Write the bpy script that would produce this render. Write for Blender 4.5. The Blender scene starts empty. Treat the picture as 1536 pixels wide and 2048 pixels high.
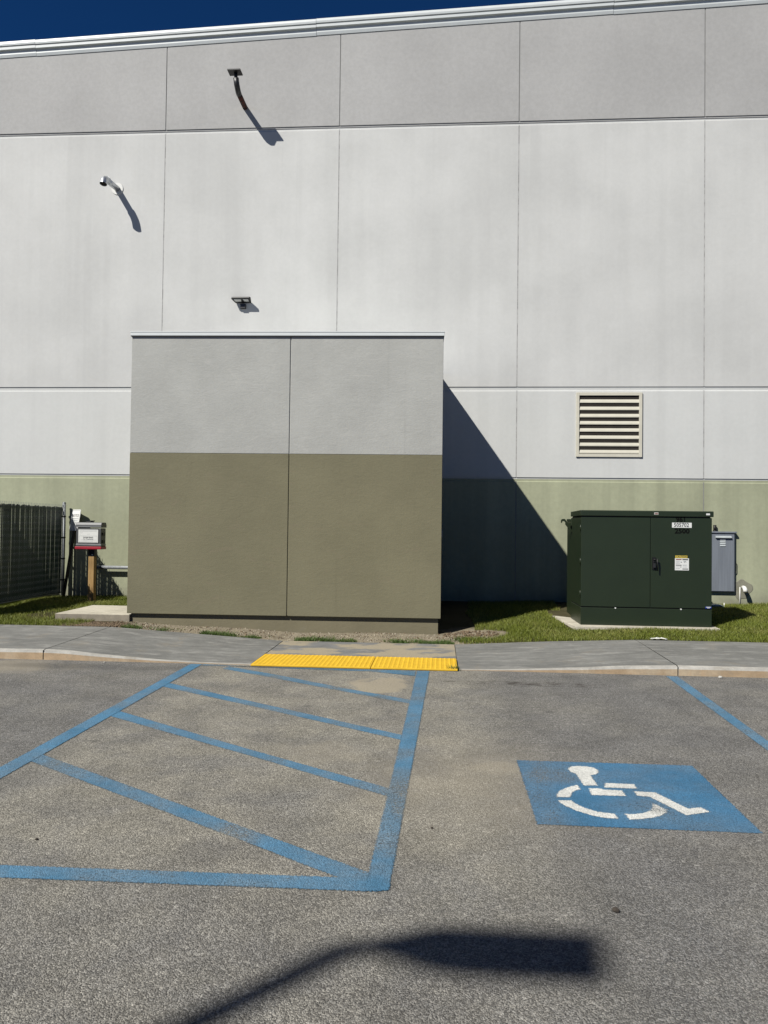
import bpy, bmesh, math, random
import numpy as np
from mathutils import Vector, Matrix
random.seed(7); rng = np.random.default_rng(11)
R = math.radians
S = bpy.context.scene
C = S.collection

# ------------------------------------------------------------------ camera
PITCH, ROLL, YAW, EYE = 0.021076, 0.012238, 0.071417, 1.6
fw = Vector((-math.sin(YAW)*math.cos(PITCH), math.cos(YAW)*math.cos(PITCH), math.sin(PITCH)))
r0 = Vector((math.cos(YAW), math.sin(YAW), 0)); u0 = r0.cross(fw)
rt = r0*math.cos(ROLL)+u0*math.sin(ROLL); up = u0*math.cos(ROLL)-r0*math.sin(ROLL)
cd = bpy.data.cameras.new('camera'); cam = bpy.data.objects.new('camera', cd); C.objects.link(cam)
cd.sensor_fit = 'VERTICAL'; cd.sensor_height = 32; cd.sensor_width = 24; cd.lens = 32*1538/2048
cd.clip_start = 0.05; cd.clip_end = 2000
cam.matrix_world = Matrix(((rt.x, up.x, -fw.x, 0), (rt.y, up.y, -fw.y, 0), (rt.z, up.z, -fw.z, EYE), (0, 0, 0, 1)))
S.camera = cam

# ------------------------------------------------------------------ world, sun, exposure
SUN_EL, SUN_AZ = R(44.1), R(48)          # light travels towards azimuth 48 deg from +x
ray = Vector((math.cos(SUN_AZ)*math.cos(SUN_EL), math.sin(SUN_AZ)*math.cos(SUN_EL), -math.sin(SUN_EL)))
W = bpy.data.worlds.new('World'); S.world = W; W.use_nodes = True
wn = W.node_tree.nodes; wl = W.node_tree.links; wn.clear()
sky = wn.new('ShaderNodeTexSky'); sky.sky_type = 'NISHITA'; sky.sun_disc = False
sky.sun_elevation = SUN_EL; sky.sun_rotation = math.atan2(-ray.x, -ray.y)
sky.altitude = 8000; sky.air_density = 1.0; sky.dust_density = 0.0; sky.ozone_density = 10.0
bg = wn.new('ShaderNodeBackground'); bg.inputs['Strength'].default_value = 0.05
wo = wn.new('ShaderNodeOutputWorld'); hs = wn.new('ShaderNodeHueSaturation'); hs.inputs['Saturation'].default_value = 1.12      # the whole sky, deep polarised blue
wl.new(sky.outputs[0], hs.inputs['Color']); wl.new(hs.outputs[0], bg.inputs[0]); wl.new(bg.outputs[0], wo.inputs[0])
sd = bpy.data.lights.new('sun', 'SUN'); sun = bpy.data.objects.new('sun', sd); C.objects.link(sun)
sd.energy = 5.0; sd.angle = R(0.53); sd.color = (1.0, 0.965, 0.90)
sun.rotation_euler = ray.to_track_quat('-Z', 'Y').to_euler(); sun.location = (-6, -8, 14)
S.view_settings.view_transform = 'Standard'; S.view_settings.look = 'None'
S.view_settings.exposure = 0.74; S.view_settings.gamma = 1.0; S.view_settings.use_curve_mapping = False
S.render.engine = 'CYCLES'

# ------------------------------------------------------------------ helpers
def tag(o, label=None, cat=None, group=None, kind=None):
    if label: o['label'] = label
    if cat: o['category'] = cat
    if group: o['group'] = group
    if kind: o['kind'] = kind
    return o
def empty(name, loc=(0, 0, 0), rz=0, **k):
    o = bpy.data.objects.new(name, None); C.objects.link(o); o.location = loc; o.rotation_euler = (0, 0, rz)
    o.empty_display_size = 0.1
    return tag(o, **k)
def link(name, me, mats, parent=None, **k):
    o = bpy.data.objects.new(name, me); C.objects.link(o)
    if not isinstance(mats, (list, tuple)): mats = [mats]
    if not me.materials:
        for m in mats: me.materials.append(m)
    if parent: o.parent = parent
    return tag(o, **k)
class MB:
    """collects verts and faces, builds ONE mesh"""
    def __init__(s): s.v = []; s.f = []; s.m = []; s.sm = []
    def add(s, vs, fs, m=0, smooth=False):
        b = len(s.v); s.v += [tuple(v) for v in vs]
        for f in fs: s.f.append([i+b for i in f]); s.m.append(m); s.sm.append(smooth)
        return s
    def box(s, x0, x1, y0, y1, z0, z1, m=0):
        return s.add([(x0,y0,z0),(x1,y0,z0),(x1,y1,z0),(x0,y1,z0),(x0,y0,z1),(x1,y0,z1),(x1,y1,z1),(x0,y1,z1)],
            [(0,3,2,1),(4,5,6,7),(0,1,5,4),(1,2,6,5),(2,3,7,6),(3,0,4,7)], m)
    def prism(s, poly, z0, z1, m=0):              # polygon in xy (counter-clockwise), extruded in z
        n = len(poly)
        vs = [(x,y,z0) for x,y in poly]+[(x,y,z1) for x,y in poly]
        return s.add(vs, [tuple(range(n-1,-1,-1)), tuple(range(n,2*n))]+[(i,(i+1)%n,n+(i+1)%n,n+i) for i in range(n)], m)
    def extrude_x(s, prof, x0, x1, m=0, dz0=0, dz1=0):   # profile (y,z), from x0 to x1
        n = len(prof)
        vs = [(x0,y,z+dz0) for y,z in prof]+[(x1,y,z+dz1) for y,z in prof]
        return s.add(vs, [tuple(range(n)), tuple(range(2*n-1,n-1,-1))]+[(i,n+i,n+(i+1)%n,(i+1)%n) for i in range(n)], m)
    def tube(s, pts, r, n=12, m=0, caps=True, smooth=True):
        pts = [Vector(p) for p in pts]; rs = r if isinstance(r, (list, tuple)) else [r]*len(pts)
        d = (pts[1]-pts[0]).normalized(); a = d.orthogonal().normalized(); b0 = len(s.v); vs = []
        for i, p in enumerate(pts):
            t = ((pts[min(i+1,len(pts)-1)]-p).normalized()+(p-pts[max(i-1,0)]).normalized()).normalized()
            a = (a-t*a.dot(t)).normalized(); b = t.cross(a)
            vs += [p+(a*math.cos(2*math.pi*k/n)+b*math.sin(2*math.pi*k/n))*rs[i] for k in range(n)]
        fs = [(i*n+k, i*n+(k+1)%n, (i+1)*n+(k+1)%n, (i+1)*n+k) for i in range(len(pts)-1) for k in range(n)]
        s.add(vs, fs, m, smooth)
        if caps:
            s.add(vs[:n], [tuple(range(n-1,-1,-1))], m); s.add(vs[-n:], [tuple(range(n))], m)
        return s
    def build(s, name, mats, parent=None, bevel=0, seg=2, **k):
        me = bpy.data.meshes.new(name); me.from_pydata(s.v, [], s.f)
        me.polygons.foreach_set('material_index', s.m); me.polygons.foreach_set('use_smooth', s.sm)
        bm = bmesh.new(); bm.from_mesh(me)
        bmesh.ops.remove_doubles(bm, verts=bm.verts, dist=1e-5)
        bmesh.ops.recalc_face_normals(bm, faces=bm.faces)
        if bevel:
            es = [e for e in bm.edges if len(e.link_faces) == 2 and e.calc_face_angle(0) > 0.5]
            bmesh.ops.bevel(bm, geom=es, offset=bevel, segments=seg, affect='EDGES', profile=0.5, clamp_overlap=True)
        bm.to_mesh(me); bm.free(); me.update()
        return link(name, me, mats, parent, **k)
def sheet(name, poly, z, mat, parent=None, **k):
    return link(name, _poly_mesh(name, poly, z), mat, parent, **k)
def _poly_mesh(name, poly, z):
    me = bpy.data.meshes.new(name); me.from_pydata([(x, y, z) for x, y in poly], [], [tuple(range(len(poly)))])
    if me.polygons[0].normal.z < 0: me.flip_normals()
    me.update(); return me
def text(name, body, size, mat, parent, loc, rot=(R(90), 0, 0), align='CENTER', sx=1.0, offset=0.0, **k):
    cu = bpy.data.curves.new(name, 'FONT'); cu.body = body; cu.size = size; cu.align_x = align; cu.align_y = 'CENTER'
    cu.offset = offset; cu.resolution_u = 2
    t = bpy.data.objects.new(name+'_curve', cu); C.objects.link(t)
    dg = bpy.context.evaluated_depsgraph_get(); me = bpy.data.meshes.new_from_object(t.evaluated_get(dg))
    bpy.data.objects.remove(t)
    o = link(name, me, mat, parent, **k); o.location = loc; o.rotation_euler = rot; o.scale = (sx, 1, 1)
    return o

# ------------------------------------------------------------------ materials
KA = 0.6      # all paints and ground colours below are scaled to this share (picture exposed for it)
class NT:
    def __init__(s, name):
        s.mat = bpy.data.materials.new(name); s.mat.use_nodes = True; s.t = s.mat.node_tree; s.n = s.t.nodes
        s.bsdf = s.n['Principled BSDF']; s.out = s.n['Material Output']; s._co = None
    def new(s, ty, **k):
        nd = s.n.new(ty)
        for a, b in k.items(): setattr(nd, a, b)
        return nd
    def lk(s, a, b): s.t.links.new(a, b)
    def val(s, inp, v):
        if isinstance(v, (int, float)): inp.default_value = v
        elif isinstance(v, tuple): inp.default_value = (*v, 1) if len(v) == 3 and inp.type == 'RGBA' else v
        else: s.lk(v, inp)
    @property
    def co(s):
        if s._co is None:
            s._co = s.new('ShaderNodeNewGeometry').outputs['Position']      # metres, fixed to the place
        return s._co
    def scaled(s, sc):
        m = s.new('ShaderNodeMapping'); s.lk(s.co, m.inputs[0]); m.inputs['Scale'].default_value = sc; return m.outputs[0]
    def noise(s, scale, detail=4, rough=0.55, vec=None, stretch=None, dist=0.0):
        nd = s.new('ShaderNodeTexNoise'); nd.inputs['Scale'].default_value = scale; nd.inputs['Detail'].default_value = detail
        nd.inputs['Roughness'].default_value = rough; nd.inputs['Distortion'].default_value = dist
        s.lk(s.scaled(stretch) if stretch else (vec or s.co), nd.inputs['Vector']); return nd.outputs['Fac']
    def voro(s, scale, feature='F1', out='Distance'):
        nd = s.new('ShaderNodeTexVoronoi', feature=feature); nd.inputs['Scale'].default_value = scale
        s.lk(s.co, nd.inputs['Vector']); return nd.outputs[out]
    def ramp(s, fac, lo, hi, a=0.0, b=1.0):
        nd = s.new('ShaderNodeMapRange'); nd.interpolation_type = 'SMOOTHSTEP'
        s.val(nd.inputs[0], fac)
        for i, v in zip((1, 2, 3, 4), (lo, hi, a, b)): nd.inputs[i].default_value = v
        return nd.outputs[0]
    def math(s, op, a, b=0.0, c=None):
        nd = s.new('ShaderNodeMath', operation=op); s.val(nd.inputs[0], a); s.val(nd.inputs[1], b)
        if c is not None: s.val(nd.inputs[2], c)
        return nd.outputs[0]
    def mix(s, fac, a, b, mode='MIX'):
        nd = s.new('ShaderNodeMix', data_type='RGBA', blend_type=mode)
        s.val(nd.inputs['Factor'], fac); s.val(nd.inputs['A'], a); s.val(nd.inputs['B'], b); return nd.outputs['Result']
    def mul(s, col, f):                       # colour * scalar
        nd = s.new('ShaderNodeVectorMath', operation='SCALE'); s.val(nd.inputs[0], col); s.val(nd.inputs['Scale'], f); return nd.outputs[0]
    def rgb(s, c):
        nd = s.new('ShaderNodeRGB'); nd.outputs[0].default_value = (*c, 1); return nd.outputs[0]
    def xyz(s):
        nd = s.new('ShaderNodeSeparateXYZ'); s.lk(s.co, nd.inputs[0]); return nd.outputs
    def blob(s, cx, cy, rx, ry, amt=0.5, nscale=2.5, soft=0.5):
        x, y, _ = s.xyz()
        dx = s.math('DIVIDE', s.math('SUBTRACT', x, cx), rx); dy = s.math('DIVIDE', s.math('SUBTRACT', y, cy), ry)
        d = s.math('SQRT', s.math('ADD', s.math('MULTIPLY', dx, dx), s.math('MULTIPLY', dy, dy)))
        nz = s.noise(nscale, 8, 0.66, dist=0.6)
        d = s.math('ADD', d, s.math('MULTIPLY', s.math('SUBTRACT', nz, 0.5), amt*4))
        return s.ramp(d, 1-soft, 1+soft, 1.0, 0.0)
    def bump(s, h, strength, dist):
        nd = s.new('ShaderNodeBump'); nd.inputs['Strength'].default_value = strength; nd.inputs['Distance'].default_value = dist
        s.lk(h, nd.inputs['Height']); s.lk(nd.outputs[0], s.bsdf.inputs['Normal']); return nd
    def done(s, col, rough=0.8, metal=0.0, spec=0.3):
        col = s.mul(col, KA) if metal < 0.6 else col
        s.val(s.bsdf.inputs['Base Color'], col); s.val(s.bsdf.inputs['Roughness'], rough)
        s.bsdf.inputs['Metallic'].default_value = metal; s.bsdf.inputs['Specular IOR Level'].default_value = spec
        return s.mat
def plain(name, col, rough=0.6, metal=0.0, spec=0.3, var=0.12, scale=6, bumpv=0.0):
    t = NT(name); f = t.ramp(t.noise(scale, 5), 0.25, 0.75, 1-var, 1+var)
    if bumpv: t.bump(t.noise(180, 3), bumpv, 0.003)
    return t.done(t.mul(col, f), rough, metal, spec)

def paint_wall(name, col, streak=0.05, cloud=0.05, grain=0.04, bumps=0.25, dirt=None, stain=0.0):
    t = NT(name)
    f = t.ramp(t.noise(0.55, 6, 0.6), 0.28, 0.72, 1-cloud, 1+cloud)
    st = t.noise(1.0, 5, 0.6, stretch=(2.6, 1, 0.10))
    f = t.math('MULTIPLY', f, t.ramp(st, 0.3, 0.7, 1-streak, 1+streak*0.6))
    f = t.math('MULTIPLY', f, t.ramp(t.noise(14, 6, 0.7), 0.3, 0.7, 1-grain, 1+grain))
    c = t.mul(col, f)
    if stain:                                        # run-off stains and repainted patches
        run = t.math('MULTIPLY', t.ramp(t.noise(1.0, 3, 0.5, stretch=(3.2, 1, 0.05)), 0.52, 0.66), t.ramp(t.noise(1.0, 4, 0.6, stretch=(0.5, 1, 0.30)), 0.40, 0.62))
        c = t.mix(t.math('MULTIPLY', run, stain*2.2), c, t.mul(col, 0.74))
        drip = t.math('MULTIPLY', t.ramp(t.noise(1.0, 4, 0.6, stretch=(14, 1, 0.12)), 0.58, 0.70), t.ramp(t.noise(1.0, 3, 0.5, stretch=(0.8, 1, 0.5)), 0.45, 0.6))
        c = t.mix(t.math('MULTIPLY', drip, stain), c, t.mul(col, 0.80))
        c = t.mix(t.math('MULTIPLY', t.ramp(t.voro(0.9, out='Distance'), 0.30, 0.34, 1.0, 0.0), stain*0.35), c, t.mul(col, 1.08))
    if dirt:                                         # soil splashed up the foot of the wall
        z = t.xyz()[2]
        h = t.math('ADD', z, t.math('MULTIPLY', t.math('SUBTRACT', t.noise(2.2, 6, 0.65), 0.5), 0.55))
        c = t.mix(t.ramp(h, 0.22, 0.62, 0.6, 0.0), c, dirt)
    t.bump(t.noise(90, 5, 0.6), bumps, 0.004)
    return t.done(c, 0.75, spec=0.25)
def stucco(name, col, patch, amt):
    t = NT(name)
    n1 = t.noise(0.9, 8, 0.66); n2 = t.noise(30, 6, 0.7); n3 = t.noise(4, 8, 0.72, stretch=(0.55, 1, 1.5), dist=0.8)
    c = t.mul(col, t.ramp(n1, 0.3, 0.7, 0.92, 1.07))
    c = t.mul(c, t.ramp(n2, 0.3, 0.72, 0.965, 1.03))
    c = t.mix(t.ramp(n3, 0.55, 0.76, 0.0, amt), c, patch)
    sp = t.noise(3.2, 8, 0.8, dist=1.2)                                    # trowelled repairs and scuffs
    c = t.mix(t.ramp(sp, 0.68, 0.74, 0.0, amt*0.8), c, t.mul(t.rgb(patch), 1.08))
    run = t.math('MULTIPLY', t.ramp(t.noise(1.0, 4, 0.6, stretch=(7, 1, 0.14)), 0.55, 0.70), t.ramp(t.noise(1.0, 3, 0.5, stretch=(0.7, 1, 0.6)), 0.42, 0.62))
    c = t.mix(t.math('MULTIPLY', run, 0.22), c, t.mul(t.rgb(col), 0.72))
    trow = t.noise(9, 6, 0.7, stretch=(0.6, 1, 1.5), dist=1.0)
    h = t.math('ADD', t.math('MULTIPLY', n2, 0.6), t.math('ADD', t.math('MULTIPLY', t.noise(75, 5, 0.7), 0.35), t.math('MULTIPLY', trow, 1.2)))
    t.bump(h, 0.26, 0.012)
    return t.done(c, 0.85, spec=0.2)

def asphalt():
    t = NT('asphalt')
    v = t.new('ShaderNodeTexVoronoi'); v.inputs['Scale'].default_value = 150; t.lk(t.co, v.inputs['Vector'])
    cc = t.new('ShaderNodeSeparateColor'); t.lk(v.outputs['Color'], cc.inputs[0])
    v2 = t.new('ShaderNodeTexVoronoi'); v2.inputs['Scale'].default_value = 330; t.lk(t.co, v2.inputs['Vector'])
    c2 = t.new('ShaderNodeSeparateColor'); t.lk(v2.outputs['Color'], c2.inputs[0])
    g = t.math('ADD', t.math('MULTIPLY', cc.outputs[0], 0.6), t.math('MULTIPLY', c2.outputs[0], 0.4))
    g = t.math('POWER', g, 1.5)
    v3 = t.new('ShaderNodeTexVoronoi'); v3.inputs['Scale'].default_value = 62; t.lk(t.co, v3.inputs['Vector'])
    c3 = t.new('ShaderNodeSeparateColor'); t.lk(v3.outputs['Color'], c3.inputs[0])
    stone = t.math('ADD', t.ramp(g, 0.0, 0.95, 0.48, 1.66), t.ramp(c3.outputs[0], 0.955, 0.985, 0.0, 0.40))
    grey = t.mix(cc.outputs[1], (0.204, 0.203, 0.198), (0.226, 0.217, 0.200))
    big = t.noise(0.8, 8, 0.66)
    x, y, _ = t.xyz()
    sandy = t.ramp(big, 0.40, 0.68, 0.0, 0.75)
    # the hatched aisle is dustier than the bays beside it
    aisle = t.math('MULTIPLY', t.math('MULTIPLY', t.ramp(x, -3.1, -2.3, 0.0, 1.0), t.ramp(x, 0.0, 1.1, 1.0, 0.0)), t.ramp(y, 2.6, 4.2, 0.55, 1.0))
    dusty = t.math('MAXIMUM', t.math('MULTIPLY', sandy, 0.45), t.math('MULTIPLY', aisle, t.ramp(t.noise(1.6, 7, 0.65), 0.3, 0.65, 0.25, 0.95)))
    base = t.mix(t.math('MULTIPLY', dusty, 0.75), grey, (0.405, 0.378, 0.305))
    base = t.mul(base, t.ramp(t.noise(2.2, 8, 0.66), 0.3, 0.7, 0.86, 1.14))
    # tyre-darkened lanes and a few old oil drips
    tyre = t.math('MULTIPLY', t.ramp(t.noise(1.0, 6, 0.6, stretch=(1.6, 0.16, 1)), 0.52, 0.70), t.ramp(x, 0.4, 1.0, 0.25, 1.0))
    base = t.mix(t.math('MULTIPLY', tyre, 0.30), base, (0.12, 0.118, 0.115))
    oil = t.ramp(t.math('ADD', t.voro(1.35), t.math('MULTIPLY', t.noise(9, 5, 0.7), 0.10)), 0.085, 0.125, 1.0, 0.0)
    base = t.mix(t.math('MULTIPLY', oil, 0.35), base, (0.075, 0.073, 0.07))
    base = t.mul(base, stone)
    s1 = t.blob(-0.60, 7.85, 0.27, 0.40, 0.62, 3.6, 0.22)
    s2 = t.math('MULTIPLY', t.blob(0.20, 4.95, 0.55, 0.75, 0.55, 1.7, 1.0), 0.42)
    s5 = t.math('MULTIPLY', t.blob(0.36, 5.25, 0.30, 0.16, 0.6, 2.6, 0.7), 0.6)
    s2 = t.math('MAXIMUM', s2, s5)
    s3 = t.math('MULTIPLY', t.blob(-5.0, 8.35, 0.8, 0.35, 0.6, 2.4, 0.6), 0.6)
    s4 = t.math('MULTIPLY', t.blob(-0.75, 5.45, 0.35, 0.25, 0.6, 2.4, 0.8), 0.3)
    sand = t.math('MAXIMUM', t.math('MAXIMUM', s1, s2), t.math('MAXIMUM', s3, s4))
    sandc = t.mul(t.rgb((0.45, 0.395, 0.29)), t.ramp(t.noise(60, 5, 0.7), 0.3, 0.7, 0.82, 1.12))
    base = t.mix(t.math('MULTIPLY', sand, t.ramp(g, 0.1, 0.8, 1.0, 0.55)), base, sandc)
    # dark leaf litter drift in front of the kerb
    lit = t.math('MULTIPLY', t.blob(0.95, 8.12, 0.75, 0.12, 0.45, 5.0, 0.4), t.ramp(t.noise(16, 5, 0.7, stretch=(0.35, 1, 1)), 0.47, 0.6, 0, 1))
    base = t.mix(t.math('MULTIPLY', lit, 0.8), base, (0.045, 0.035, 0.026))
    wet = t.math('MULTIPLY', t.blob(-3.9, 8.45, 1.0, 0.16, 0.3, 3.0, 0.5), 0.35)
    base = t.mix(wet, base, (0.07, 0.068, 0.064))
    h = t.math('ADD', t.math('MULTIPLY', v.outputs['Distance'], -1.0), t.math('MULTIPLY', v2.outputs['Distance'], -0.5))
    t.bump(h, 0.85, 0.006)
    return t.done(base, 0.9, spec=0.2)

def road_paint(name, col, wear, blobs=(), fade=0.5):
    t = NT(name)
    v = t.new('ShaderNodeTexVoronoi'); v.inputs['Scale'].default_value = 150; t.lk(t.co, v.inputs['Vector'])
    cc = t.new('ShaderNodeSeparateColor'); t.lk(v.outputs['Color'], cc.inputs[0])
    n = t.noise(2.3, 7, 0.65)
    c = t.mul(col, t.ramp(n, 0.3, 0.7, 0.84, 1.12))
    c = t.mul(c, t.ramp(cc.outputs[0], 0.0, 1.0, 0.80, 1.2))
    # dust and tyre wear grey the paint unevenly
    w = t.ramp(t.noise(1.7, 8, 0.64), 0.34, 0.72, 0.0, wear)
    for (bx, by, rx, ry, a) in blobs:
        w = t.math('ADD', w, t.math('MULTIPLY', t.blob(bx, by, rx, ry, 0.4, 2.5, 0.7), a))
    c = t.mix(t.math('MINIMUM', t.math('MULTIPLY', w, fade), 0.7), c, t.mul(t.rgb((0.29, 0.285, 0.25)), t.ramp(cc.outputs[0], 0.0, 1.0, 0.72, 1.28)))
    fine = t.math('ADD', t.math('MULTIPLY', cc.outputs[1], 0.7), t.math('MULTIPLY', t.noise(150, 3, 0.7), 0.3))
    gone = t.ramp(t.math('SUBTRACT', t.math('MULTIPLY', w, 0.62), fine), -0.10, 0.10, 0.0, 0.75)
    # ragged borders: distance to the sheet border comes from the uv map
    uv = t.new('ShaderNodeUVMap'); uv.uv_map = 'edge'
    sx = t.new('ShaderNodeSeparateXYZ'); t.lk(uv.outputs[0], sx.inputs[0])
    edge = t.math('SUBTRACT', sx.outputs[0], t.math('MULTIPLY', t.math('ADD', t.noise(110, 4, 0.75), t.math('MULTIPLY', cc.outputs[2], 0.6)), 0.017))
    gone = t.math('MAXIMUM', gone, t.ramp(edge, -0.009, 0.000, 1.0, 0.0))
    t.bump(t.math('MULTIPLY', v.outputs['Distance'], -1.0), 0.7, 0.005)
    m = t.done(c, 0.75, spec=0.25)
    tr = t.new('ShaderNodeBsdfTransparent'); mx = t.new('ShaderNodeMixShader')
    t.lk(gone, mx.inputs[0]); t.lk(t.bsdf.outputs[0], mx.inputs[1]); t.lk(tr.outputs[0], mx.inputs[2]); t.lk(mx.outputs[0], t.out.inputs[0])
    return m

def concrete(name, col, light, sand=0.0, rough=0.85):
    t = NT(name)
    n = t.noise(1.2, 8, 0.65); sm = t.noise(1.0, 8, 0.70, stretch=(2.0, 7.0, 1), dist=0.5); fine = t.noise(55, 6, 0.7)
    c = t.mul(col, t.ramp(n, 0.28, 0.72, 0.84, 1.14))
    c = t.mix(t.ramp(sm, 0.48, 0.66, 0.0, 0.70), c, light)
    c = t.mul(c, t.ramp(t.noise(22, 6, 0.75, stretch=(0.5, 1, 1)), 0.3, 0.7, 0.90, 1.09))
    c = t.mul(c, t.ramp(t.noise(3.5, 8, 0.7, stretch=(1.0, 2.6, 1)), 0.3, 0.7, 0.86, 1.10))
    c = t.mul(c, t.ramp(fine, 0.3, 0.7, 0.93, 1.06))
    c = t.mix(t.math('MULTIPLY', t.ramp(t.noise(0.9, 8, 0.68, dist=0.7), 0.50, 0.70), 0.45), c, t.mul(col, 0.80) if not sand else t.mul(col, 0.95))
    c = t.mix(t.math('MULTIPLY', t.ramp(t.noise(2.4, 7, 0.7, dist=0.5), 0.54, 0.68), 0.45), c, (0.27, 0.235, 0.18))
    if sand:
        sn = t.noise(1.15, 8, 0.6, stretch=(1.0, 1.9, 1))
        sc = t.mul(t.rgb((0.40, 0.345, 0.245)), t.ramp(t.noise(70, 5, 0.7), 0.3, 0.7, 0.85, 1.12))
        c = t.mix(t.ramp(sn, 0.47, 0.54, 0.0, sand), c, sc)
    t.bump(t.math('ADD', fine, t.math('MULTIPLY', t.noise(150, 4), 0.6)), 0.35, 0.004)
    return t.done(c, rough, spec=0.25)

def soil():
    t = NT('lawn_soil'); x, y, _ = t.xyz()
    n = t.noise(1.6, 7, 0.65); f = t.noise(38, 6, 0.7)
    thatch = t.mix(t.ramp(n, 0.35, 0.65), (0.060, 0.055, 0.024), (0.095, 0.083, 0.045))
    sandc = t.mul(t.rgb((0.33, 0.285, 0.205)), t.math('MULTIPLY', t.ramp(f, 0.25, 0.75, 0.62, 1.22), t.ramp(t.noise(5, 7, 0.7), 0.3, 0.7, 0.72, 1.15)))
    strip = t.math('MULTIPLY', t.math('MULTIPLY', t.ramp(x, -4.9, -4.3), t.ramp(x, 0.2, 0.75, 1.0, 0.0)), t.ramp(y, 11.25, 11.6, 1.0, 0.0))
    strip = t.math('MAXIMUM', strip, t.blob(0.55, 11.35, 0.5, 0.42, 0.3, 3.0, 0.35))
    mulch = t.math('MULTIPLY', t.blob(-4.95, 10.95, 0.45, 0.22, 0.3, 3.0, 0.4), 0.9)
    c = t.mix(strip, thatch, sandc)
    c = t.mix(t.math('MULTIPLY', mulch, 0.75), c, t.mul(t.rgb((0.20, 0.16, 0.11)), t.ramp(f, 0.3, 0.7, 0.4, 1.3)))
    t.bump(f, 0.8, 0.02)
    return t.done(c, 0.95, spec=0.1)
def blades(name, a, b, dry):
    t = NT(name); g = t.new('ShaderNodeNewGeometry').outputs['Random Per Island']
    patch = t.noise(1.1, 5, 0.6)
    c = t.mix(g, a, b); c = t.mix(t.math('MULTIPLY', t.ramp(patch, 0.45, 0.7, 0.0, 1.0), t.ramp(g, 0.3, 0.9, 0.1, 0.8)), c, dry)
    t.val(t.bsdf.inputs['Subsurface Weight'], 0.0)
    m = t.done(c, 0.55, spec=0.3)
    tl = t.new('ShaderNodeBsdfTranslucent'); t.lk(t.mul(c, KA), tl.inputs[0]); mx = t.new('ShaderNodeMixShader'); mx.inputs[0].default_value = 0.3
    t.lk(t.bsdf.outputs[0], mx.inputs[1]); t.lk(tl.outputs[0], mx.inputs[2]); t.lk(mx.outputs[0], t.out.inputs[0])
    return m
def wood():
    t = NT('treated_wood'); g = t.noise(1.0, 6, 0.65, stretch=(60, 60, 3.5)); k = t.noise(7, 3)
    c = t.mix(t.ramp(g, 0.3, 0.7), (0.29, 0.165, 0.055), (0.44, 0.29, 0.12)); c = t.mul(c, t.ramp(k, 0.3, 0.7, 0.85, 1.1))
    t.bump(g, 0.4, 0.004); return t.done(c, 0.75)
def galv(name, col=(0.52, 0.54, 0.56), rough=0.32, metal=0.85):
    t = NT(name); v = t.new('ShaderNodeTexVoronoi'); v.inputs['Scale'].default_value = 45; t.lk(t.co, v.inputs['Vector'])
    sc = t.new('ShaderNodeSeparateColor'); t.lk(v.outputs['Color'], sc.inputs[0])
    return t.done(t.mul(col, t.ramp(sc.outputs[0], 0, 1, 0.85, 1.1)), rough, metal, 0.5)
def weathered_metal():
    t = NT('weathered_cabinet_paint'); n = t.noise(26, 7, 0.75); x, y, z = t.xyz()
    st = t.noise(1.0, 5, 0.6, stretch=(30, 30, 1.2))
    c = t.mul(t.rgb((0.205, 0.228, 0.262)), t.ramp(st, 0.3, 0.7, 0.88, 1.1))
    edge = t.ramp(x, 4.80, 4.93, 0.22, 0.0)
    c = t.mix(t.ramp(t.math('ADD', n, edge), 0.66, 0.72, 0.0, 0.75), c, (0.42, 0.44, 0.42))
    return t.done(c, 0.55, spec=0.4)
def rusty():
    t = NT('rusty_pipe'); n = t.noise(9, 6, 0.7)
    c = t.mix(t.ramp(n, 0.42, 0.6), (0.035, 0.028, 0.026), (0.13, 0.035, 0.022)); return t.done(c, 0.8)

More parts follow.
